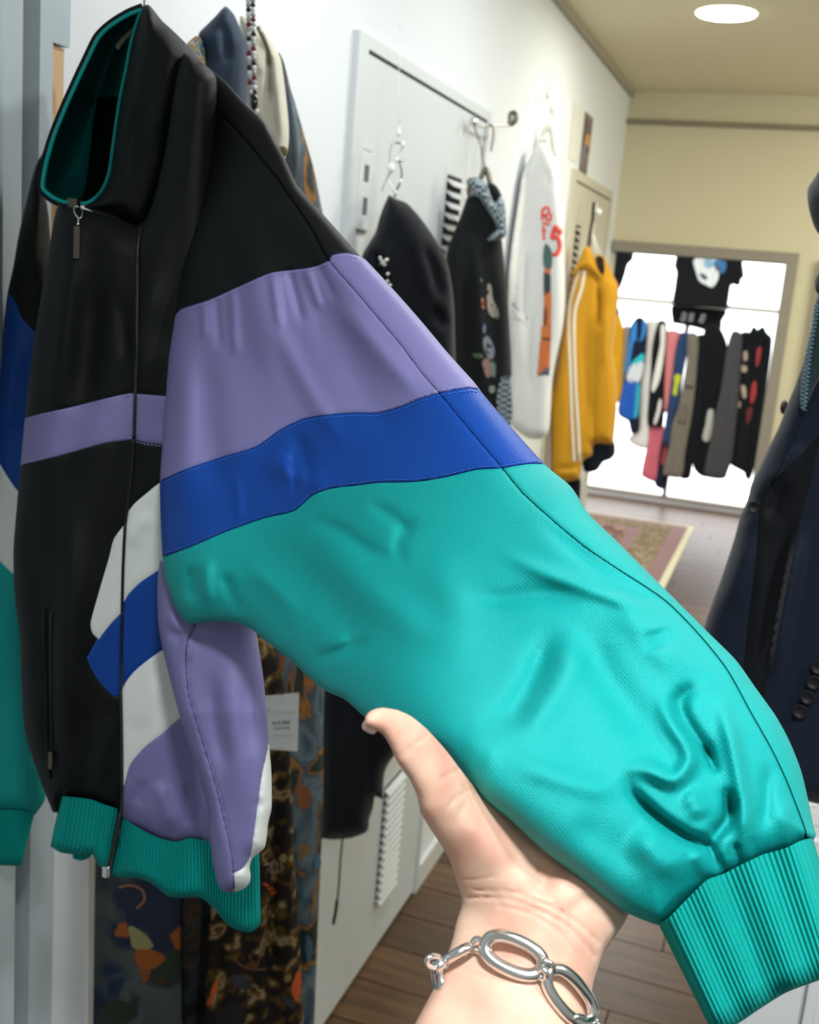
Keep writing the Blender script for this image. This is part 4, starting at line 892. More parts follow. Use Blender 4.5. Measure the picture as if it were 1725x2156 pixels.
text('¥19,900', (574, 1527), (611, 1525), tg, ink, tagr, 8); text('(TAX IN)', (578, 1537), (611, 1535), tg, ink, tagr, 6); text('No.', (563, 1497), (571, 1497), tg, ink, tagr, 4)
text('-----', (583, 1576), (598, 1576), tg, ink, tagr, 4, off=.0008)

# --- navy standing collar shirt, patterned shirt collar, cream cardigan, bead necklace
Dn = lambda P: Dr(P)-.09
Fn = Front([(418, 73), (436, 52), (454, 34), (466, 20), (474, 13, 1), (480, 16), (493, 31), (504, 55), (512, 75), (517, 86), (520, 130), (520, 216), (535, 300), (520, 420), (440, 350), (420, 200), (430, 110)], Dn, .03, 34, [([(470, 40), (475, 80), (480, 140)], 9, -.006), ([(450, 60), (455, 130)], 12, .005)], (), (), step=6, Tb=.02)
garment('navy_kimono', 'navy blue stand-up collar kimono top behind the black shoulder', 'kimono', Fn, [('n', (480, 100), M['navy_col'])], step=7)
Dp = lambda P: Dr(P)-.10
scf = pattern('collar_swirls', [(.32, '2f6f86'), (.42, '9fc4c6'), (.5, 'd8a56a'), (.56, 'e8e2cc'), (.62, '3f78a0'), (.7, 'cf8f4a')], 32, dist=3)
Fp = Front([(394, 92), (404, 82), (415, 75), (426, 82), (430, 92), (434, 128), (440, 170), (400, 150)], Dp, .012, 12, (), (), (), step=4)
garment('swirled_collar', 'small blue and orange swirled shirt collar at the black jacket shoulder', 'scarf', Fp, [('s', (415, 100), scf)], step=5)
Dk = lambda P: Dr(P)-.05; ZN = float(Dr([[533, 100]])[0])-.14; print('robe depth', Dr([[590, 120], [533, 100], [670, 400], [600, 1500], [250, 2100]]))
Fk = Front([(506, 34), (525, 40), (540, 52), (556, 66), (572, 84), (580, 104), (590, 120), (597, 160), (603, 209), (608, 261), (608, 300), (602, 330), (590, 345), (560, 300), (535, 260), (512, 200), (510, 120)], Dk, .028, 22, [([(560, 80), (566, 140), (562, 210), (545, 240)], 5, -.012), ([(585, 130), (590, 230), (596, 310)], 9, .006), ([(535, 90), (545, 160)], 9, .005)], (), (), step=6, Tb=.02)
ck = empty('cream_cardigan', px2w([[570, 330]], 1.36)[0], 'cream knitted cardigan with brown trim hanging beside the bead necklace', 'cardigan')
garment('x', None, None, Fk, [('cardigan_front', (580, 200), M['cream'])], back=('cardigan_back', M['cream']), step=6, root=ck)
ribbon('cardigan_trim', [(543, 55), (556, 78), (566, 108), (567, 135)], 7, Fk, .003, mat('brown_braid', '7d7260', .9), ck)
V, F = disc(px2w([[594, 320]], 1.3)[0], .007, 0, .001, 20)
bc = px2w([[595, 319]], Fk([[592, 316]])-.004)[0]; v, f = spherevf(bc, .007, 16, 8, .9); v[:, 1] = bc[1]+(v[:, 1]-bc[1])*.3; obj('button', v, f, mat('olive_button', '8d8560', .4), ck)
# necklace
nk = empty('bead_necklace', px2w([[535, 225]], ZN)[0], 'long necklace of clear, red and black glass beads against the cream cardigan', 'necklace')
bm = [M['glassbead'], mat('red_bead', '7c1f2e', .12, 0, .7), mat('black_bead', '101014', .1, 0, .7), mat('grey_bead', 'b9babf', .12, 0, .7)]
proto = {}
seq = [0, 3, 1, 0, 3, 2, 0, 3, 1, 3, 0, 2]
for sx, ph in ((-5, 0), (5, 1)):
    path = cr([(527+sx, -30), (529+sx, 60), (530+sx, 130), (532+sx*.9, 185), (535+sx*.3, 206)], 1)
    L_ = np.concatenate([[0], np.cumsum(np.linalg.norm(np.diff(path, axis=0), axis=1))]); t = 0; k = ph
    tube('cord', px2w(path[::6], ZN), .0006, M['wire'], nk, 6)
    while t < L_[-1]:
        c = px2w([[np.interp(t, L_, path[:, 0]), np.interp(t, L_, path[:, 1])]], ZN)[0]; mi = seq[k % 12]
        if mi not in proto:
            v, f = spherevf((0, 0, 0), .0029, 8, 6); o = obj('bead', v+np.array(nk.location), f, bm[mi], nk); proto[mi] = o
        else: o = proto[mi].copy(); S.collection.objects.link(o); o.parent = nk
        o.location = tuple(c-np.array(nk.location)); t += 10.2; k += 1
v, f = spherevf(px2w([[536, 216]], ZN)[0], .0042, 12, 9, 1.9); obj('drop_bead', v, f, bm[2], nk)
v, f = spherevf(px2w([[541, 235]], ZN)[0], .0025, 8, 6, 1.2); obj('bead', v, f, bm[0], nk)

# --- black coat on the door
Dcb = vplane(860, 800, 2.02, 30)
coat_out = [(819, 410, 1), (833, 418), (857, 428), (888, 462), (917, 504), (940, 546), (950, 590), (956, 640), (958, 700), (960, 800), (950, 1000), (920, 1300), (850, 1560), (812, 1620), (806, 1683, 1), (797, 1679), (790, 1676), (786, 1700), (778, 1725), (776, 1745), (770, 1753), (756, 1759), (738, 1765, 1), (700, 1768), (677, 1765, 1), (678, 1600), (683, 1440), (710, 1100), (740, 700), (763, 538), (778, 510), (791, 488), (799, 460), (807, 436)]
cfold = [([(885, 500), (915, 570), (935, 640)], 10, -.020), ([(860, 470), (890, 560), (900, 640)], 14, .012), ([(800, 500), (815, 540), (812, 600)], 12, .012), ([(790, 520), (800, 580)], 7, -.012), ([(905, 640), (930, 675), (950, 690)], 10, -.016), ([(940, 560), (955, 640), (950, 690)], 8, .012), ([(850, 640), (900, 760), (940, 900)], 26, -.012), ([(700, 1500), (697, 1600), (700, 1760)], 12, .006), ([(770, 1500), (775, 1600), (780, 1680)], 12, -.008)]
FCb = Front(coat_out, Dcb, .06, 36, cfold, [(70, .002, 0, .05)], (), step=8, Tb=.02)
cb = empty('black_coat', px2w([[740, 1765]], 2.02)[0], 'long black hooded coat hanging on the pale grey service door', 'coat')
garment('x', None, None, FCb, [('coat_body', (850, 800), M['coat'])], back=('coat_back', M['coat']), step=10, root=cb)
pxtube('drawcord', [(722, 1762), (718, 1800), (714, 1860), (710, 1900)], FCb.D, .0020, M['zip'], cb, 0)
pxtube('cord_end', [(710, 1895), (707, 1920), (702, 1945)], FCb.D, .0035, M['zip'], cb, 0)
cl_ = empty('silver_clip', px2w([[805, 570]], 1.95)[0], 'small silver cross clip on the shoulder of the black coat', 'brooch')
for nm, p in (('clip_bar', [(797, 560), (808, 552), (818, 545)]), ('clip_bar', [(800, 543), (805, 550), (812, 560)])): pxtube(nm, p, FCb, .0035, M['metal'], cl_, .006)
for x, y in ((817, 577), (816, 592), (801, 543), (822, 600)):
    v, f = spherevf(px2w([[x, y]], FCb([[x, y]])[0]-.006)[0], .0035, 8, 6); obj('clip_stud', v, f, M['metal'], cl_)
# its crystal and wire hanger
chg = empty('crystal_hanger', px2w([[833, 415]], 2.0)[0], 'twisted silver wire hanger with crystals above the long black coat', 'hanger')
D3 = lambda P: np.full(len(P), 1.90)
q3 = lambda p: Q(700, 50, 3.833, p)
pxtube('wire', q3([(540, 0), (538, 300), (540, 800)]), D3, .0006, M['wire'], chg)
pxtube('wire', q3([(500, 958), (530, 962), (570, 970), (560, 1010), (535, 1050), (515, 1095), (545, 1110), (578, 1098)]), D3, .0022, M['metal'], chg)
pxtube('wire', q3([(535, 1110), (555, 1160), (560, 1220), (550, 1270), (530, 1320), (510, 1360), (505, 1400)]), D3, .0018, M['dmetal'], chg)
pxtube('wire', q3([(480, 965), (462, 1060), (465, 1130), (475, 1165), (455, 1230), (420, 1290), (400, 1350)]), D3, .0012, M['wire'], chg)
pxtube('wire', q3([(465, 1200), (445, 1240), (470, 1300), (500, 1360)]), D3, .0012, M['wire'], chg)
for x, y, r_ in ((535, 880, .010), (540, 840, .006), (568, 972, .008), (475, 1165, .014), (550, 1272, .007), (510, 1360, .006), (520, 1095, .007)):
    v, f = spherevf(px2w(q3([(x, y)]), 1.89)[0], r_*.5, 10, 8, 1.3); obj('crystal', v, f, M['glassbead'], chg)

# --- dark jacket with checked collar
Ddj = vplane(1020, 700, 2.45, 25)
dj_out = [(984, 415), (995, 400), (1015, 395), (1040, 410), (1057, 504), (1065, 585), (1069, 617), (1078, 789), (1072, 800), (1074, 900), (1070, 1100), (960, 1100), (925, 900), (930, 700), (941, 534), (955, 490), (969, 457)]
djf = Front(dj_out, Ddj, .05, 24, [([(1000, 470), (1010, 700), (1020, 880)], 10, .015), ([(985, 560), (990, 800)], 8, -.012), ([(1040, 560), (1045, 800)], 10, -.008)], (), (), step=8, Tb=.02)
djr = empty('dark_jacket', px2w([[1020, 1000]], 2.45)[0], 'charcoal embroidered jacket with a pale checked collar on the wall hook', 'jacket')
garment('x', None, None, djf, [('jacket_body', (1020, 700), M['dk'])], back=('jacket_back', M['dk']), step=9, root=djr)
chk = mat('grey_gingham', '8a979c', .8); N, L, b = nodes(chk); tc = N.new('ShaderNodeTexCoord'); ck_ = N.new('ShaderNodeTexChecker'); ck_.inputs['Scale'].default_value = 150; ck_.inputs[1].default_value = lin('25323c'); ck_.inputs[2].default_value = lin('a5b4ba'); L.new(tc.outputs['Object'], ck_.inputs[0]); L.new(ck_.outputs[0], b.inputs['Base Color'])
fcl = Front(q3([(1085, 1260), (1120, 1240), (1190, 1245), (1250, 1300), (1290, 1400), (1310, 1440), (1340, 1400), (1360, 1390), (1390, 1450), (1405, 1600), (1400, 1715), (1340, 1740), (1250, 1750), (1290, 1690), (1330, 1660), (1270, 1540), (1220, 1470), (1170, 1400), (1110, 1390), (1120, 1340), (1088, 1300)]), lambda P: Ddj(P)-.05, .02, 14, (), (), (), step=5, Tb=.01)
garment('x', None, None, fcl, [('collar', fcl.C.mean(0), chk, 'grey and white checked collar')], back=('collar_back', chk), step=5, root=djr)
fc2 = Front(q3([(1250, 1300), (1300, 1290), (1340, 1330), (1370, 1410), (1330, 1420), (1310, 1445), (1285, 1390)]), lambda P: Ddj(P)-.045, .012, 10, (), (), (), step=5)
garment('x', None, None, fc2, [('collar_stand', fc2.C.mean(0), M['dk'])], back=('collar_stand_back', M['dk']), step=5, root=djr)
patch('collar_lining', q3([(1090, 1310), (1120, 1320), (1130, 1370), (1100, 1400), (1085, 1370)]), lambda P: Ddj(P)-.03, .002, mat('tan_lining', '8d6a50', .8), djr)
patch('checked_hem', Q(750, 400, 3.136, [(960, 1240), (1010, 1240), (1015, 1560), (930, 1430)]), lambda P: Ddj(P)-.052, .002, chk, djr)
q7 = lambda p: Q(750, 400, 3.136, p)
for c_, pts in (('b9a9a0', [(870, 620), (890, 625), (905, 720), (940, 800), (935, 850), (880, 820), (865, 740)]), ('c06a34', [(830, 710), (850, 730), (845, 790), (832, 780)]), ('2f6b3a', [(820, 580), (835, 590), (830, 610)]), ('8f8bab', [(840, 980), (870, 965), (905, 1020), (915, 1080), (890, 1120), (850, 1060)]), ('a86a78', [(835, 1130), (870, 1110), (905, 1170), (910, 1210), (870, 1240), (845, 1190)]), ('5f8a78', [(890, 1130), (920, 1150), (915, 1240), (895, 1220)]), ('6f7fae', [(845, 880), (855, 900), (850, 950), (838, 930)]), ('b8b8b0', [(880, 1300), (915, 1295), (910, 1340), (885, 1335)]), ('285a30', [(765, 1080), (830, 1085), (835, 1110), (780, 1105)])):
    patch('embroidery', q7(pts), djf, .002, pattern('thread_'+c_, [(.38, '24262a'), (.46, c_), (.56, '6f7f6a'), (.62, c_), (.7, '8a5a6a')], 45, dist=2), djr, step=4)
# wall hook rod and hanger hooks
wk = empty('wall_hook', px2w(q3([(1455, 760)]), 2.55)[0], 'brass wall bracket with a thin rod above the checked-collar jacket', 'hook')
D4 = lambda P: np.full(len(P), 2.55)
pxtube('rod', q3([(1130, 790), (1180, 820), (1300, 822), (1430, 822)]), lambda P: np.interp(P[:, 0], [990, 1080], [2.42, 2.62]), .003, M['wire'], wk)
pxtube('bracket', q3([(1425, 822), (1435, 790), (1440, 725), (1465, 715), (1485, 750), (1475, 790), (1440, 810)]), lambda P: np.full(len(P), 2.62), .006, M['dmetal'], wk)
v, f = spherevf(px2w(q3([(1138, 790)]), 2.42)[0], .010, 12, 8); obj('rod_end', v, f, M['metal'], wk)
hk = empty('wire_hanger', px2w(q3([(1240, 1250)]), 2.45)[0], 'thin brass-coloured wire hanger holding the checked-collar jacket', 'hanger')
pxtube('hook', q3([(1280, 1030), (1290, 960), (1300, 850), (1290, 825), (1270, 810)]), lambda P: np.full(len(P), 2.50), .0022, M['dmetal'], hk)
pxtube('hook', q3([(1138, 800), (1165, 880), (1190, 950), (1205, 1000), (1210, 1080), (1240, 1170)]), lambda P: np.full(len(P), 2.45), .0022, M['dmetal'], hk)
pxtube('shoulder_wire', q3([(1190, 1260), (1215, 1210), (1240, 1170), (1260, 1230), (1275, 1300)]), lambda P: np.full(len(P), 2.42), .006, M['dmetal'], hk)

# --- white shirt coat with print
q4 = lambda p: Q(1050, 150, 4.79, p)
Dwc = vplane(1130, 600, 3.05, 20)
wc_out = [(1133, 303), (1113, 338), (1100, 369), (1090, 432), (1079, 505), (1071, 588), (1072, 795), (1075, 891), (1095, 912), (1113, 923), (1142, 923), (1155, 910), (1160, 860), (1163, 800), (1174, 740), (1185, 690), (1190, 623), (1189, 547), (1188, 460), (1180, 390), (1168, 335), (1155, 310)]
fwc = Front(wc_out, Dwc, .05, 20, [([(1100, 480), (1092, 650), (1095, 800)], 8, .012), ([(1110, 520), (1104, 700)], 6, -.012), ([(1125, 640), (1122, 850)], 5, -.008), ([(1150, 350), (1160, 400)], 5, -.006)], (), (), step=7, Tb=.02)
wr = empty('white_shirt', px2w([[1120, 930]], 3.05)[0], 'long white shirt with red lettering and an orange picture strip, hanging against the wall', 'shirt')
garment('x', None, None, fwc, [('shirt_body', (1120, 600), M['whitecoat'])], back=('shirt_back', M['whitecoat']), step=8, root=wr)
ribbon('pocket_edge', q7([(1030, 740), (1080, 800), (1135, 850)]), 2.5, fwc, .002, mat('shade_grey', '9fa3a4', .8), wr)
patch('pocket_flap', q7([(1050, 790), (1120, 830), (1115, 870), (1050, 830)]), fwc, .004, M['whitecoat'], wr)
red = mat('print_red', 'ea5044', .7); orp = mat('print_orange_pic', 'd9793f', .7); dkp = mat('print_dark_pic', '34414a', .7); grp = mat('print_green_pic', '4a6a66', .7)
for nm, m_, p in (('picture_strip', grp, [(470, 1740), (530, 1800), (530, 1990), (460, 1975)]),): patch(nm, q4(p), fwc, .003, m_, wr, smoothpts=True)
for m_, p in ((dkp, [(1240, 540), (1285, 560), (1285, 670), (1240, 700)]), (orp, [(1245, 520), (1285, 520), (1280, 560), (1250, 555)]), (orp, [(1245, 660), (1290, 680), (1288, 900), (1235, 900)]), (dkp, [(1245, 770), (1262, 780), (1258, 900), (1240, 890)]), (orp, [(1225, 900), (1288, 890), (1288, 1000), (1220, 1000)]), (dkp, [(1230, 970), (1280, 975), (1280, 995), (1230, 992)]), (orp, [(1215, 1000), (1285, 1000), (1280, 1190), (1198, 1230)]), (mat('print_blue_pic', '4b5a78', .7), [(1240, 1160), (1280, 1160), (1275, 1225), (1210, 1225)])):
    patch('picture_strip', q7(p), fwc, .0035, m_, wr, step=4, smoothpts=False)
# red letters down the chest
ribbon('letter', q4([(440, 1500), (445, 1400), (480, 1370), (510, 1400), (490, 1450), (450, 1450)]), 5.5, fwc, .004, red, wr, 3)
ribbon('letter', q4([(475, 1450), (490, 1500), (525, 1500), (530, 1430)]), 5, fwc, .004, red, wr, 3)
ribbon('letter', q4([(440, 1530), (520, 1545)]), 5, fwc, .004, red, wr, 3); ribbon('letter', q4([(450, 1560), (455, 1620), (460, 1700)]), 5, fwc, .004, red, wr, 3); ribbon('letter', q4([(440, 1600), (480, 1610)]), 5, fwc, .004, red, wr, 3)
ribbon('numeral', q4([(640, 1640), (600, 1600), (560, 1560)]), 11, fwc, .004, red, wr, 3); ribbon('numeral', q4([(565, 1580), (550, 1640), (540, 1690)]), 10, fwc, .004, red, wr, 3)
ribbon('numeral', q4([(540, 1690), (590, 1670), (618, 1730), (615, 1800), (585, 1845), (545, 1850)]), 9, fwc, .004, red, wr, 3)
wh_ = empty('clear_hanger', px2w([[1148, 300]], 3.05)[0], 'clear acrylic hanger on a beaded chain above the white shirt', 'hanger')
clr = mat('clear_acrylic', 'e6e8df', .15, 0, .7)
D5 = lambda P: np.full(len(P), 3.05)
pxtube('chain', q4([(520, 60), (510, 160), (495, 250), (540, 390), (510, 560)]), D5, .003, clr, wh_)
for x, y in ((492, 250), (538, 390), (430, 690), (472, 693)):
    v, f = spherevf(px2w(q4([(x, y)]), 3.0)[0], .009, 10, 8); obj('crystal', v, f, M['glassbead'], wh_)
pxtube('shoulder_arm', q4([(370, 790), (410, 720), (450, 640), (510, 560), (545, 680), (560, 850)]), D5, .009, clr, wh_)
# --- posters
pr_ = empty('photo_print', (XW+.003,)+wallhit(1235, 300), 'narrow dark photo print taped to the wall above the second door', 'poster')
(pa, pz0), (pb, pz1) = wallhit(1232, 235), wallhit(1248, 245); pz2 = wallhit(1224, 365)[1]
box('print_sheet', (XW+.001, pa, pz2), (XW+.003, pb, pz0), pattern('photo_street', [(.3, '3a3a34'), (.45, '6f5a48'), (.55, '8d8a90'), (.65, '5a4a3c'), (.8, 'c08a50')], 12), pr_)
box('print_glow', (XW+.003, pa+.05, pz2+.095), (XW+.0036, pb-.03, pz2+.13), mat('print_lamp_orange', 'd99a4a', .7), pr_)
(pa, pz0), (pb, _) = wallhit(1216, 228), wallhit(1230, 232)
tag(box('paper_notice', (XW+.001, pa-.06, pz2+.02), (XW+.0025, pb-.02, pz0+.01), mat('paper_white', 'e2e2d8', .8)), 'plain white paper sheet on the wall left of the photo print', 'paper')

# --- mustard track jacket
Dy = vplane(1230, 750, 3.72, 10)
y_out = [(1235, 518), (1216, 553), (1206, 582), (1196, 630), (1187, 681), (1171, 783), (1160, 862), (1160, 942), (1161, 999, 1), (1180, 1015), (1222, 1009, 1), (1228, 971), (1247, 958), (1251, 936), (1270, 934), (1292, 936, 1), (1299, 860), (1297, 786), (1291, 740), (1297, 680), (1303, 605), (1292, 580), (1281, 556), (1270, 538), (1258, 536), (1248, 545), (1242, 525)]
s_bod = cr([(1230, 560), (1246, 572), (1258, 590), (1262, 650), (1256, 760), (1252, 860), (1256, 950)], 6)
fy = Front(y_out, Dy, .06, 20, [([(1262, 600), (1262, 700)], 5, -.02), ([(1206, 640), (1190, 780), (1185, 950)], 9, .01), ([(1240, 650), (1236, 800), (1240, 930)], 10, -.014), ([(1275, 640), (1275, 780)], 8, .012), ([(1160, 985), (1228, 985)], 3, -.012)], (), [s_bod], 3, .01, 6, Tb=.03)
yr = empty('mustard_track_jacket', px2w([[1220, 1015]], 3.72)[0], 'mustard yellow track jacket with white sleeve stripes beside the doorway', 'jacket')
garment('x', None, None, fy, [('jacket_body', (1200, 800), M['mustard']), ('jacket_front', (1280, 700), M['mustard'])], back=('jacket_back', M['mustard']), step=7, seams=[s_bod], root=yr)
ribbon('sleeve_stripe', q7([(1475, 530), (1445, 620), (1415, 740), (1405, 900), (1415, 1200), (1425, 1500), (1440, 1790)]), 6, fy, .004, M['stripe'], yr)
ribbon('sleeve_stripe', q7([(1512, 530), (1490, 650), (1450, 780), (1440, 900), (1450, 1300), (1465, 1550), (1478, 1795)]), 6.5, fy, .004, M['stripe'], yr)
fh = Front(q7([(1520, 368), (1470, 470), (1430, 560), (1490, 520), (1560, 545), (1625, 585), (1600, 520), (1575, 455), (1555, 400)]), lambda P: Dy(P)-.05, .03, 14, (), (), (), step=4)
garment('x', None, None, fh, [('hood', fh.C.mean(0), M['mustard'])], back=('hood_back', M['mustard']), step=4, root=yr)
patch('hood_opening', q7([(1582, 450), (1600, 435), (1630, 445), (1640, 490), (1635, 560), (1610, 540), (1590, 490)]), lambda P: Dy(P)-.065, .002, mat('hood_opening_shade', '1a1712', .9), yr)  # dark patch painted as the shade inside the hood
ys_ = empty('strap_hanger', px2w([[1245, 515]], 3.7)[0], 'black strap and clear ties holding up the mustard track jacket', 'hanger')
ribbon('strap', q4([(965, 1320), (950, 1500), (925, 1650), (905, 1790)]), 8, lambda P: np.full(len(P), 3.7), .004, mat('black_webbing', '3a352c', .8), ys_)
for p in ([(990, 1330), (960, 1500), (945, 1700)], [(960, 1650), (1020, 1850)], [(940, 1650), (985, 1850)]): pxtube('tie', q4(p), lambda P: np.full(len(P), 3.7), .003, clr, ys_)
v, f = spherevf(px2w(q4([(1008, 1418)]), 3.68)[0], .012, 10, 8); obj('crystal', v, f, M['glassbead'], ys_)
# garments peeking out under and beside the mustard jacket
def simple(name, label, cat, pts, D, m, T=.03, w=12, step=6, folds=(), group=None, drape=()):
    fr = Front(pts, D, T, w, folds, drape, (), step=step); o = garment(name, label, cat, fr, [('x', fr.C.mean(0), m)], step=step, group=group); return o, fr
simple('black_trousers', 'black trousers showing under the mustard track jacket', 'trousers', [(1158, 990), (1200, 1004), (1221, 1000), (1221, 1060), (1216, 1110), (1180, 1110), (1160, 1060)], vplane(1190, 1000, 3.85, 10), M['coat'])
simple('denim_jacket', 'dark denim jacket hem behind the mustard track jacket', 'jacket', [(1228, 930), (1290, 925), (1296, 955), (1285, 968), (1272, 972), (1258, 990), (1240, 995), (1229, 990)], vplane(1260, 960, 3.85, 10), M['navy'])

# ================================================================== THE FAR RACK AT THE WINDOW
YR = 8.35
def DR(P):
    r_ = rays(P)/FPX; return YR/r_[:, 1]
def DRo(dy):
    def f(P): r_ = rays(P)/FPX; return (YR+dy)/r_[:, 1]
    return f
q5 = lambda p: Q(1250, 480, 3.594, p)
fb = {k: fabric('far_'+k, c, .85, var=.2, vs=10, weave=200, bump=.1, sheen=.1, spec=.2) for k, c in dict(blk='16181b', blk2='101215', yel='e8a81c', gry='a8a49a', blu='1a5eb0', nav='1c2234', crm='f0ede2', pnk='e58a8a', pnk2='d9707c', nvb='2f4568', tau='7d7566', cgr='4b4949', red='8f2c2c', teal='2aa9b8').items()}
rk = empty('garment_rail', px2w([[1530, 645]], 8.2)[0], 'white clothes rail crossing in front of the bright shop window', 'rail')
pa_, pb_ = px2w([[1300, 628]], DR([[1300, 628]]))[0], px2w([[1636, 655]], DR([[1636, 655]]))[0]; zr = (pa_[2]+pb_[2])/2
tube('rail_bar', np.array([(pa_[0]-.4, YR, zr), (pb_[0]+.1, YR, zr)]), .018, mat('rail_white', 'dcdccf', .4), rk, 12)
zu = px2w([[1450, 505]], DR([[1450, 505]]))[0][2]
tube('upper_rail_bar', np.array([(pa_[0]-.4, YR-.18, zu), (pb_[0]+.1, YR-.18, zu)]), .016, mat('rail_white4', 'dcdccf', .4), rk, 12)
tube('rail_post', np.array([(pa_[0]-.4, YR, 0), (pa_[0]-.4, YR, zu)]), .016, mat('rail_white2', 'dcdccf', .4), rk, 12)
tube('rail_post', np.array([(pb_[0]+.1, YR, 0), (pb_[0]+.1, YR, zu)]), .016, mat('rail_white3', 'dcdccf', .4), rk, 12)
grp_ = 'clothes on the far window rail'
far = [
 ('t_shirt', 'plain black t-shirt hanging at the top left corner of the bright doorway', 't-shirt', [(60, 60), (280, 80), (292, 235), (255, 270), (235, 340), (205, 430), (185, 470), (140, 380), (80, 260)], 'blk', -.25),
 ('t_shirt', 'black t-shirt with a white and blue print, high in the bright doorway', 't-shirt', [(650, 60), (640, 180), (620, 290), (635, 330), (622, 450), (615, 578), (800, 590), (1010, 605, 1), (1022, 500), (1035, 430), (1060, 420), (1100, 432), (1112, 385), (1132, 370), (1122, 270), (1115, 120), (900, 50)], 'blk', -.12),
 ('black_shirt', 'black garment with ring hangers just under the white rail', 'top', [(606, 585), (800, 595), (990, 610), (1000, 640), (965, 700), (960, 760), (900, 800), (850, 770), (720, 735), (603, 716, 1)], 'blk2', .06),
 ('yellow_shirt', 'bright yellow shirt at the left end of the far rail', 'shirt', [(192, 655), (150, 760), (140, 900), (150, 1100), (178, 1320), (200, 1300), (206, 1100), (218, 900), (222, 775), (205, 700)], 'yel', 0),
 ('navy_shirt', 'navy top showing above the bright yellow shirt', 'top', [(165, 590), (192, 640), (170, 700), (150, 760), (140, 700), (140, 640)], 'nav', .05),
 ('grey_shirt', 'pale grey shirt between the yellow shirt and the blue jacket on the far rail', 'shirt', [(240, 745), (225, 850), (215, 1050), (200, 1300), (190, 1390), (210, 1380), (235, 1150), (262, 900), (275, 750)], 'gry', .04),
 ('blue_jacket', 'blue, navy and white panelled windbreaker on the far rail', 'jacket', [(340, 680), (290, 740), (270, 900), (240, 1150), (205, 1330), (195, 1410), (240, 1440), (270, 1460), (295, 1550), (335, 1540), (345, 1400), (352, 1200), (385, 1000), (400, 740), (372, 690)], 'nav', -.03),
 ('cream_shirt', 'long cream shirt beside the blue windbreaker on the far rail', 'shirt', [(405, 715), (395, 960), (372, 1060), (362, 1200), (350, 1400), (330, 1520), (270, 1600), (335, 1650), (400, 1660), (415, 1500), (428, 1240), (440, 1050), (455, 880), (500, 720), (450, 705)], 'crm', .03),
 ('striped_trousers', 'black track trousers with a white side stripe on the far rail', 'trousers', [(505, 705), (455, 880), (440, 1100), (425, 1300), (420, 1490), (470, 1500), (520, 1490), (530, 1180), (545, 850), (545, 715)], 'blk', 0),
 ('pink_shirt', 'pale pink shirt in the middle of the far rail', 'shirt', [(555, 790), (545, 900), (538, 1100), (520, 1400), (560, 1380), (585, 1280), (600, 1050), (622, 920), (655, 800), (600, 780)], 'pnk', .02),
 ('pink_trousers', 'dusty pink trousers hanging lowest on the far rail', 'trousers', [(430, 1485), (410, 1650), (375, 1820), (370, 1870), (420, 1900), (460, 1915), (485, 1910), (495, 1750), (525, 1500)], 'pnk2', .05),
 ('blue_sweatshirt', 'slate blue sweatshirt with a yellow mark on the far rail', 'sweatshirt', [(665, 795), (625, 950), (605, 1100), (575, 1300), (545, 1500), (530, 1625), (580, 1630), (605, 1450), (645, 1330), (675, 1100), (702, 950), (708, 830), (690, 800)], 'nvb', -.02),
 ('navy_trousers', 'navy trousers with a red trim reaching lowest beside the dusty pink ones', 'trousers', [(535, 1600), (510, 1700), (490, 1820), (470, 1940), (500, 1965), (530, 1970), (560, 1900), (580, 1750), (575, 1620)], 'nav', .04),
 ('cargo_trousers', 'taupe washed cargo trousers in the middle of the far rail', 'trousers', [(720, 805), (712, 1000), (682, 1190), (652, 1350), (605, 1480), (580, 1650), (535, 1860), (590, 1880), (660, 1880), (690, 1700), (730, 1480), (762, 1250), (778, 1050), (788, 820), (750, 795)], 'tau', -.04),
 ('slate_trousers', 'slim dark trousers directly right of the taupe cargo trousers', 'trousers', [(795, 815), (780, 1000), (765, 1300), (735, 1500), (690, 1720), (660, 1885), (720, 1890), (740, 1810), (760, 1700), (800, 1500), (830, 1250), (840, 1000), (850, 820)], 'blk', 0),
 ('black_sweatshirt', 'black sweatshirt with a white sleeve print on the far rail', 'sweatshirt', [(850, 760), (930, 740), (1000, 860), (1010, 1000), (970, 1200), (925, 1400), (890, 1600), (860, 1880), (800, 1860), (760, 1800), (790, 1600), (820, 1300), (835, 1000)], 'blk2', -.01),
 ('grey_cargo_trousers', 'charcoal grey cargo trousers on the far rail', 'trousers', [(1060, 785), (1020, 900), (990, 1100), (965, 1250), (930, 1400), (905, 1550), (862, 1750), (850, 1870), (930, 1892), (992, 1888), (1012, 1840), (1045, 1740), (1072, 1500), (1100, 1200), (1118, 900), (1112, 800)], 'cgr', -.05),
 ('print_shirt', 'black shirt with cream script beside the charcoal cargo trousers', 'shirt', [(1112, 805), (1110, 1200), (1080, 1500), (1042, 1780), (1100, 1820), (1160, 1850), (1190, 1500), (1200, 1100), (1190, 800), (1150, 790)], 'blk', 0),
 ('red_black_shirt', 'black shirt with red panels at the right end of the far rail', 'shirt', [(1190, 790), (1222, 745), (1240, 778), (1278, 748), (1310, 800), (1345, 832), (1312, 1150), (1262, 1500), (1215, 1800), (1172, 1905), (1150, 1870), (1170, 1500), (1185, 1100)], 'blk2', -.02),
]
FRK = {}
def grow(pts, k):
    c = np.array([p[:2] for p in pts]); t = np.roll(c, -1, 0)-np.roll(c, 1, 0); t /= np.maximum(np.linalg.norm(t, axis=1), 1e-6)[:, None]
    n_ = np.stack([t[:, 1], -t[:, 0]], 1)
    ar = (c[:, 0]*np.roll(c[:, 1], -1)-np.roll(c[:, 0], -1)*c[:, 1]).sum()
    if ar < 0: n_ = -n_
    return [tuple(a)+tuple(p[2:]) for a, p in zip(c+n_*k, pts)]
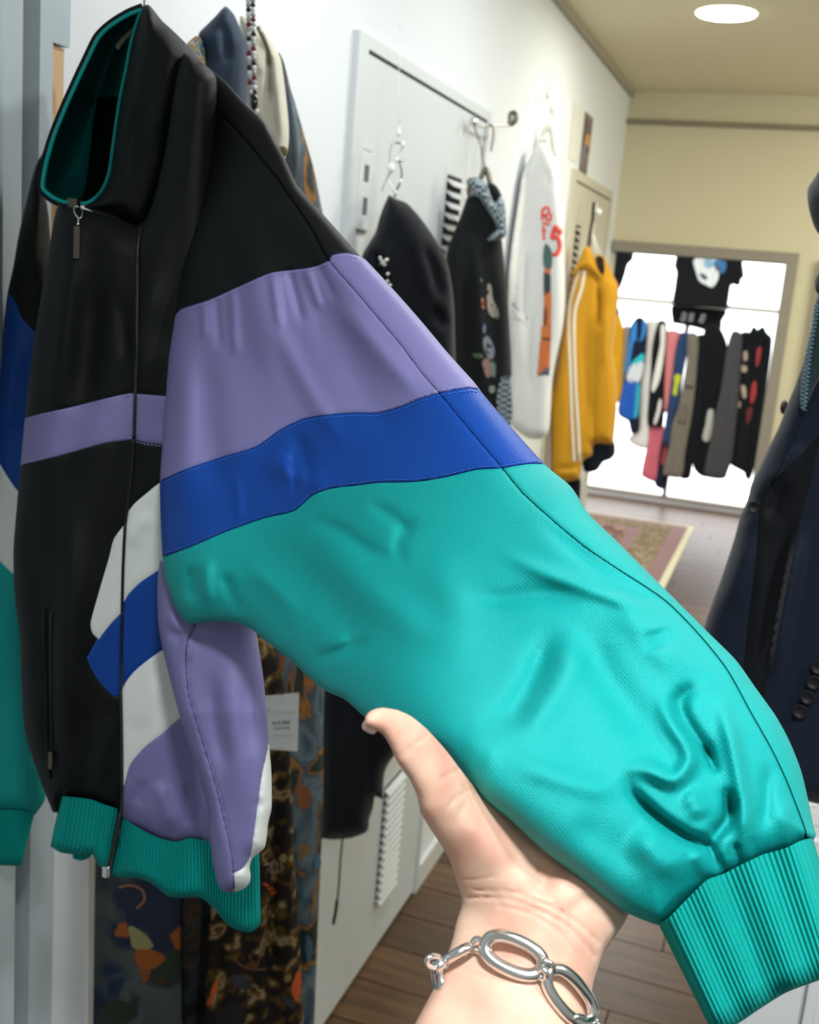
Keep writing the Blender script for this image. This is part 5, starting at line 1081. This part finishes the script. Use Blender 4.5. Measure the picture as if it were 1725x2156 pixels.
for nm, lb, ct, pts, mk, dy in far:
    o, fr = simple(nm, lb, ct, grow(q5(pts), 2.0), DRo(dy), fb[mk], .028, 9, 6, drape=[(14, .008, 0, .15)]); FRK[lb] = (o, fr)
def dec(i, nm, c, pts, step=4, off=.006):
    o, fr = FRK[far[i][1]]
    p = patch(nm, q5(pts), fr, off, mat('far_'+c, c, .8), None, step); 
    p.parent = o; return p
dec(1, 'chest_print', 'e8ece8', [(760, 240), (850, 225), (940, 240), (945, 300), (945, 380), (900, 448), (850, 430), (800, 400), (775, 330)])
dec(1, 'chest_print_patch', '8fb8cc', [(840, 240), (900, 245), (905, 290), (850, 300)], off=.012); dec(1, 'chest_print_patch', '3f78a8', [(915, 250), (1000, 255), (1002, 310), (975, 345), (930, 320)], off=.010); dec(1, 'chest_print_patch', '2c4a58', [(805, 340), (860, 370), (850, 395), (815, 370)], off=.012); dec(1, 'chest_print_patch', '7a4438', [(925, 290), (950, 300), (945, 330)], off=.014)
dec(6, 'collar', '2f86cc', [(300, 720), (320, 700), (330, 760), (325, 840), (345, 860), (365, 780), (375, 700), (398, 720), (390, 800), (360, 858), (315, 850), (295, 900), (265, 1100), (245, 1100), (275, 850)]); dec(6, 'white_patch', 'd8dbd8', [(285, 1040), (330, 1020), (375, 1010), (370, 1100), (345, 1160), (270, 1170), (250, 1130)])
dec(6, 'lower_panel', '1658b4', [(240, 1165), (330, 1165), (320, 1300), (305, 1440), (270, 1450), (200, 1400)]); dec(6, 'side_stripe', '2aa9b8', [(330, 1165), (350, 1165), (345, 1350), (315, 1440), (310, 1350)]); dec(6, 'shoulder_stripe', '2ac0c8', [(340, 970), (375, 950), (378, 1005), (290, 1035)])
dec(8, 'side_stripe', 'ece8da', [(512, 735), (545, 735), (540, 900), (500, 1150), (450, 1245), (440, 1200), (470, 1050), (505, 880)]); dec(8, 'lower_stripe', 'ece8da', [(505, 1290), (515, 1340), (490, 1440), (465, 1492), (455, 1480), (480, 1380)])
dec(11, 'yellow_mark', 'c8cc2a', [(615, 1115), (655, 1110), (660, 1150), (640, 1200), (625, 1270), (600, 1250), (612, 1180)])
dec(12, 'red_trim', 'a83a44', [(545, 1640), (560, 1650), (530, 1790), (510, 1780)])
dec(15, 'sleeve_print', 'b4b4a8', [(870, 1375), (905, 1375), (908, 1450), (880, 1600), (850, 1618), (825, 1590), (850, 1480)])
for pts in ([(1135, 940), (1160, 930), (1168, 990), (1145, 1010)], [(1110, 1040), (1160, 1050), (1155, 1090), (1112, 1080)], [(1120, 1190), (1150, 1200), (1155, 1285), (1135, 1290)], [(1095, 1310), (1115, 1320), (1110, 1360), (1092, 1360)]): dec(17, 'script_print', 'b8a68c', pts)
dec(18, 'red_panel', '9c2f2f', [(1240, 910), (1270, 900), (1255, 1020), (1232, 1050)]); dec(18, 'red_panel', 'a83232', [(1205, 1170), (1230, 1160), (1232, 1260), (1200, 1330), (1185, 1300)]); dec(18, 'red_panel', '6e2626', [(1160, 1370), (1200, 1360), (1190, 1440), (1160, 1480)])
dec(13, 'pocket', '6b6356', [(655, 1350), (710, 1345), (700, 1480), (640, 1470)]); dec(13, 'pocket_edge', '3a362e', [(690, 1190), (760, 1200), (755, 1215), (690, 1205)]); dec(13, 'pocket_edge', '3a362e', [(640, 1460), (700, 1470), (695, 1485), (640, 1478)])
# hanger rings over the black garment
rp = None
for x, y, wh in ((688, 655, 'upper ring of the left pair'), (678, 690, 'lower ring of the left pair'), (745, 658, 'upper ring of the middle pair'), (737, 692, 'lower ring of the middle pair'), (830, 668, 'upper ring of the right pair'), (818, 702, 'lower ring of the right pair'), (847, 825, 'single ring lowest of all')):
    c = px2w(q5([(x, y)]), DRo(.025)(q5([(x, y)])))[0]; th = np.linspace(0, 2*math.pi, 17)[:-1]
    if rp is None:
        rp = obj('hanger_ring', *tubevf(np.stack([.014*np.cos(th), 0*th, .014*np.sin(th)], 1), .0028, 6, True), M['metal'], None); o = rp
    else: o = rp.copy(); S.collection.objects.link(o)
    o.location = tuple(c); tag(o, 'small silver ring under the white rail, '+wh, 'ring', 'silver hanger rings on the far rail')

# ================================================================== RIGHT SIDE: navy blazer
qa = lambda p: Q(1475, 600, 4.312, p); qb = lambda p: Q(1475, 1080, 3.368, p)
Dbz = vplane(1650, 1200, 1.15, -18)
bz_out = [(1724, 620), (1712, 680), (1700, 730), (1690, 770), (1672, 818), (1655, 860), (1640, 900), (1620, 940), (1600, 985), (1583, 1018), (1575, 1050), (1560, 1085), (1545, 1140), (1520, 1215), (1486, 1310), (1470, 1380), (1500, 1560), (1600, 1690), (1690, 1686), (1725, 1693), (1800, 1700), (1960, 1690, 1), (1960, 900), (1900, 640), (1800, 560)]
s_lap = cr([(1760, 770), (1725, 800), (1705, 840), (1690, 880), (1672, 925), (1650, 970), (1630, 1010), (1605, 1045)], 6)
s_lap2 = cr([(1605, 1045), (1625, 1020), (1660, 985), (1700, 945), (1745, 900)], 6)
s_frt = cr([(1605, 1045), (1598, 1100), (1592, 1180), (1580, 1280), (1567, 1400), (1560, 1500), (1560, 1720)], 8)
s_slv = cr([(1760, 880), (1725, 930), (1712, 1000), (1690, 1080), (1668, 1180), (1650, 1270), (1632, 1360), (1612, 1460), (1600, 1560), (1610, 1720)], 8)
bzf = [([(1690, 1100), (1665, 1220), (1645, 1330), (1625, 1450)], 12, .016), ([(1672, 1080), (1648, 1200), (1625, 1320), (1605, 1440)], 10, -.016), ([(1580, 1120), (1560, 1200), (1530, 1290)], 20, .006), ([(1610, 1120), (1600, 1250), (1585, 1400)], 12, .004), ([(1690, 930), (1655, 985), (1620, 1025)], 12, .006), ([(1660, 1010), (1640, 1050), (1625, 1100)], 14, -.010)]
FZ = Front(bz_out, Dbz, .04, 40, bzf, (), [s_lap, s_lap2, s_frt], 3, .0012, 8, Tb=.05)
bz = empty('navy_blazer', px2w([[1680, 1690]], 1.15)[0], 'navy wool blazer hanging at the right edge, closest to the held cuff', 'blazer')
garment('x', None, None, FZ, [('blazer_front', (1540, 1200), M['navy_dk']), ('lapel', (1680, 960), M['navy'], 'folded navy lapel'), ('blazer_inside_front', (1640, 1100), M['navy_dk']), ('blazer_sleeve', (1720, 1250), M['navy_dk'], 'navy sleeve'), ('collar_side', (1650, 900), M['navy'])], back=('blazer_back', M['navy_dk']), step=10, seams=[s_lap, s_lap2, s_frt, s_slv], root=bz)
for q_ in (s_lap, s_lap2, s_frt): seam_shade_line(q_, FZ, sbk, .0006, bz)
bmat = mat('dark_horn_button', '141416', .5, 0, .3)
def button(x, y, rpx, parent, D, yaw=0, nm='button'):
    dd = D([[x, y]])[0]-.004; c = px2w([[x, y]], dd)[0]; R_ = rpx*dd/FPX
    n = 28; V = []; F = []; prof = [(1.0, 0), (1.0, .22), (.88, .30), (.72, .14), (0.02, .12)]
    fwd = (CAM-c); fwd[2] *= .3; fwd /= np.linalg.norm(fwd); sx = np.cross([0, 0, 1.0], fwd); sx /= np.linalg.norm(sx); sz = np.cross(fwd, sx)
    for (pr_2, h) in prof:
        for k in range(n):
            a = 2*math.pi*k/n; V.append(c+R_*pr_2*(math.cos(a)*sx+math.sin(a)*sz)+fwd*h*R_)
    for j in range(len(prof)-1):
        for k in range(n): F.append((j*n+k, j*n+(k+1) % n, (j+1)*n+(k+1) % n, (j+1)*n+k))
    F.append(tuple((len(prof)-1)*n+k for k in range(n)))
    o = obj(nm, np.array(V), F, bmat, parent)
    for dx, dz in ((-.2, -.2), (.2, -.2), (-.2, .2), (.2, .2)):
        v, f = spherevf(c+R_*(dx*sx+dz*sz)+fwd*.13*R_, R_*.1, 6, 4); obj('button_hole', v, f, mat('hole_black', '030303', .9), o)
    return o
for x, y in ((1685, 1498), (1701, 1468), (1714, 1437), (1724, 1405)): button(x, y, 15, bz, lambda P: FZ(P)-.001)
button(1589, 1067, 13, bz, FZ)
bt = empty('side_button', px2w([[1651, 856]], 1.15)[0], '', '')
bpy.data.objects.remove(bt)
v, f = spherevf(px2w([[1651, 857]], 1.14)[0], .0075, 12, 8, 1.0); v[:, 0] = (v[:, 0]-v[:, 0].mean())*.5+v[:, 0].mean(); obj('edge_button', v, f, mat('tortoise_button', '3a2f1c', .3), bz)
# dark teal scarf with zigzag stitching inside the blazer
sc_out = [(1725, 625), (1712, 690), (1700, 740), (1690, 790), (1686, 830), (1690, 868), (1700, 850), (1725, 800), (1760, 760), (1800, 640)]
Fsc = Front(sc_out, lambda P: Dbz(P)-.045, .012, 18, (), (), (), step=6, Tb=.01)
scr = empty('stitched_scarf', px2w([[1700, 868]], 1.1)[0], 'dark teal scarf with pale zigzag stitching tucked in the navy blazer', 'scarf')
garment('x', None, None, Fsc, [('scarf_cloth', (1715, 760), fabric('dark_teal_wool', '22343c', .85))], back=('scarf_back', M['navy_dk']), step=6, root=scr)
zth = mat('pale_blue_thread', '7fa6b4', .7)
for o_, (base_, n_) in enumerate((([(1722, 640), (1712, 690), (1703, 745), (1697, 800), (1692, 862)], 26),)):
    c0 = cr(base_, 4); s = np.concatenate([[0], np.cumsum(np.linalg.norm(np.diff(c0, axis=0), axis=1))])
    zz = []
    for k in range(n_*2):
        t = s[-1]*k/(n_*2-1); p = np.array([np.interp(t, s, c0[:, 0]), np.interp(t, s, c0[:, 1])]); zz.append(tuple(p+np.array([7 if k % 2 else -6, 2 if k % 2 else 0]))+(1,))
    o = ribbon('zigzag_stitching', zz, 2.2, Fsc, .0015, zth, scr, 3); o['kind'] = 'stuff'
# black hat above
Dht = vplane(1760, 430, 1.1, -10)
Fht = Front([(1725, 360), (1712, 380), (1703, 393), (1700, 402), (1701, 425), (1706, 450), (1714, 475), (1724, 492), (1760, 520), (1850, 500), (1900, 420), (1850, 330), (1780, 310), (1745, 335)], Dht, .05, 80, [([(1712, 385), (1706, 400), (1704, 415)], 6, .008), ([(1706, 400), (1725, 408)], 4, -.004)], (), (), step=7)
ht = garment('navy_hat', 'rounded dark navy cloth hat at the right edge above the navy blazer', 'hat', Fht, [('x', (1780, 430), fabric('hat_navy', '18232f', .9))], step=8)
simple('black_glove', 'small rounded black cloth piece between the hat and the navy blazer', 'glove', [(1725, 575), (1717, 588), (1716, 602), (1720, 616), (1740, 630), (1790, 620), (1800, 580), (1750, 565)], vplane(1750, 600, 1.1, -10), M['coat'], .03, 24)
# white-painted plank box at the lower right
p0 = px2w([[1545, 2156]], 1.28)[0]; pt_ = px2w([[1708, 1691]], 1.28)[0]
wb = empty('white_plank_box', (p0[0]+.3, p0[1]+.2, 0), 'white painted wooden plank box standing under the navy blazer', 'box')
pw = mat('distressed_white_paint', 'd3d5d6', .7); N, L, b = nodes(pw); tc = N.new('ShaderNodeTexCoord'); mp = N.new('ShaderNodeMapping'); mp.inputs['Scale'].default_value = (60, 60, 2.5); n = N.new('ShaderNodeTexNoise'); n.inputs['Scale'].default_value = 1; n.inputs['Detail'].default_value = 6
r = N.new('ShaderNodeValToRGB'); e = r.color_ramp.elements; e[0].position = .32; e[0].color = lin('8a8378'); e[1].position = .42; e[1].color = lin('dcdfe0'); L.new(tc.outputs['Object'], mp.inputs[0]); L.new(mp.outputs[0], n.inputs['Vector']); L.new(n.outputs['Fac'], r.inputs[0]); L.new(r.outputs[0], b.inputs['Base Color'])
zt = max(.2, pt_[2]-.01); first = None
for i in range(9):
    if first is None: first = box('board', (p0[0], p0[1], .0), (p0[0]+.068, p0[1]+.018, zt), pw, wb, .002); o = first
    else: o = first.copy(); S.collection.objects.link(o); o.parent = wb; o.location = (first.location[0]+i*.072, first.location[1], first.location[2])
box('box_body', (p0[0]+.004, p0[1]+.018, 0), (p0[0]+.645, p0[1]+.4, zt-.002), pw, wb, .003)
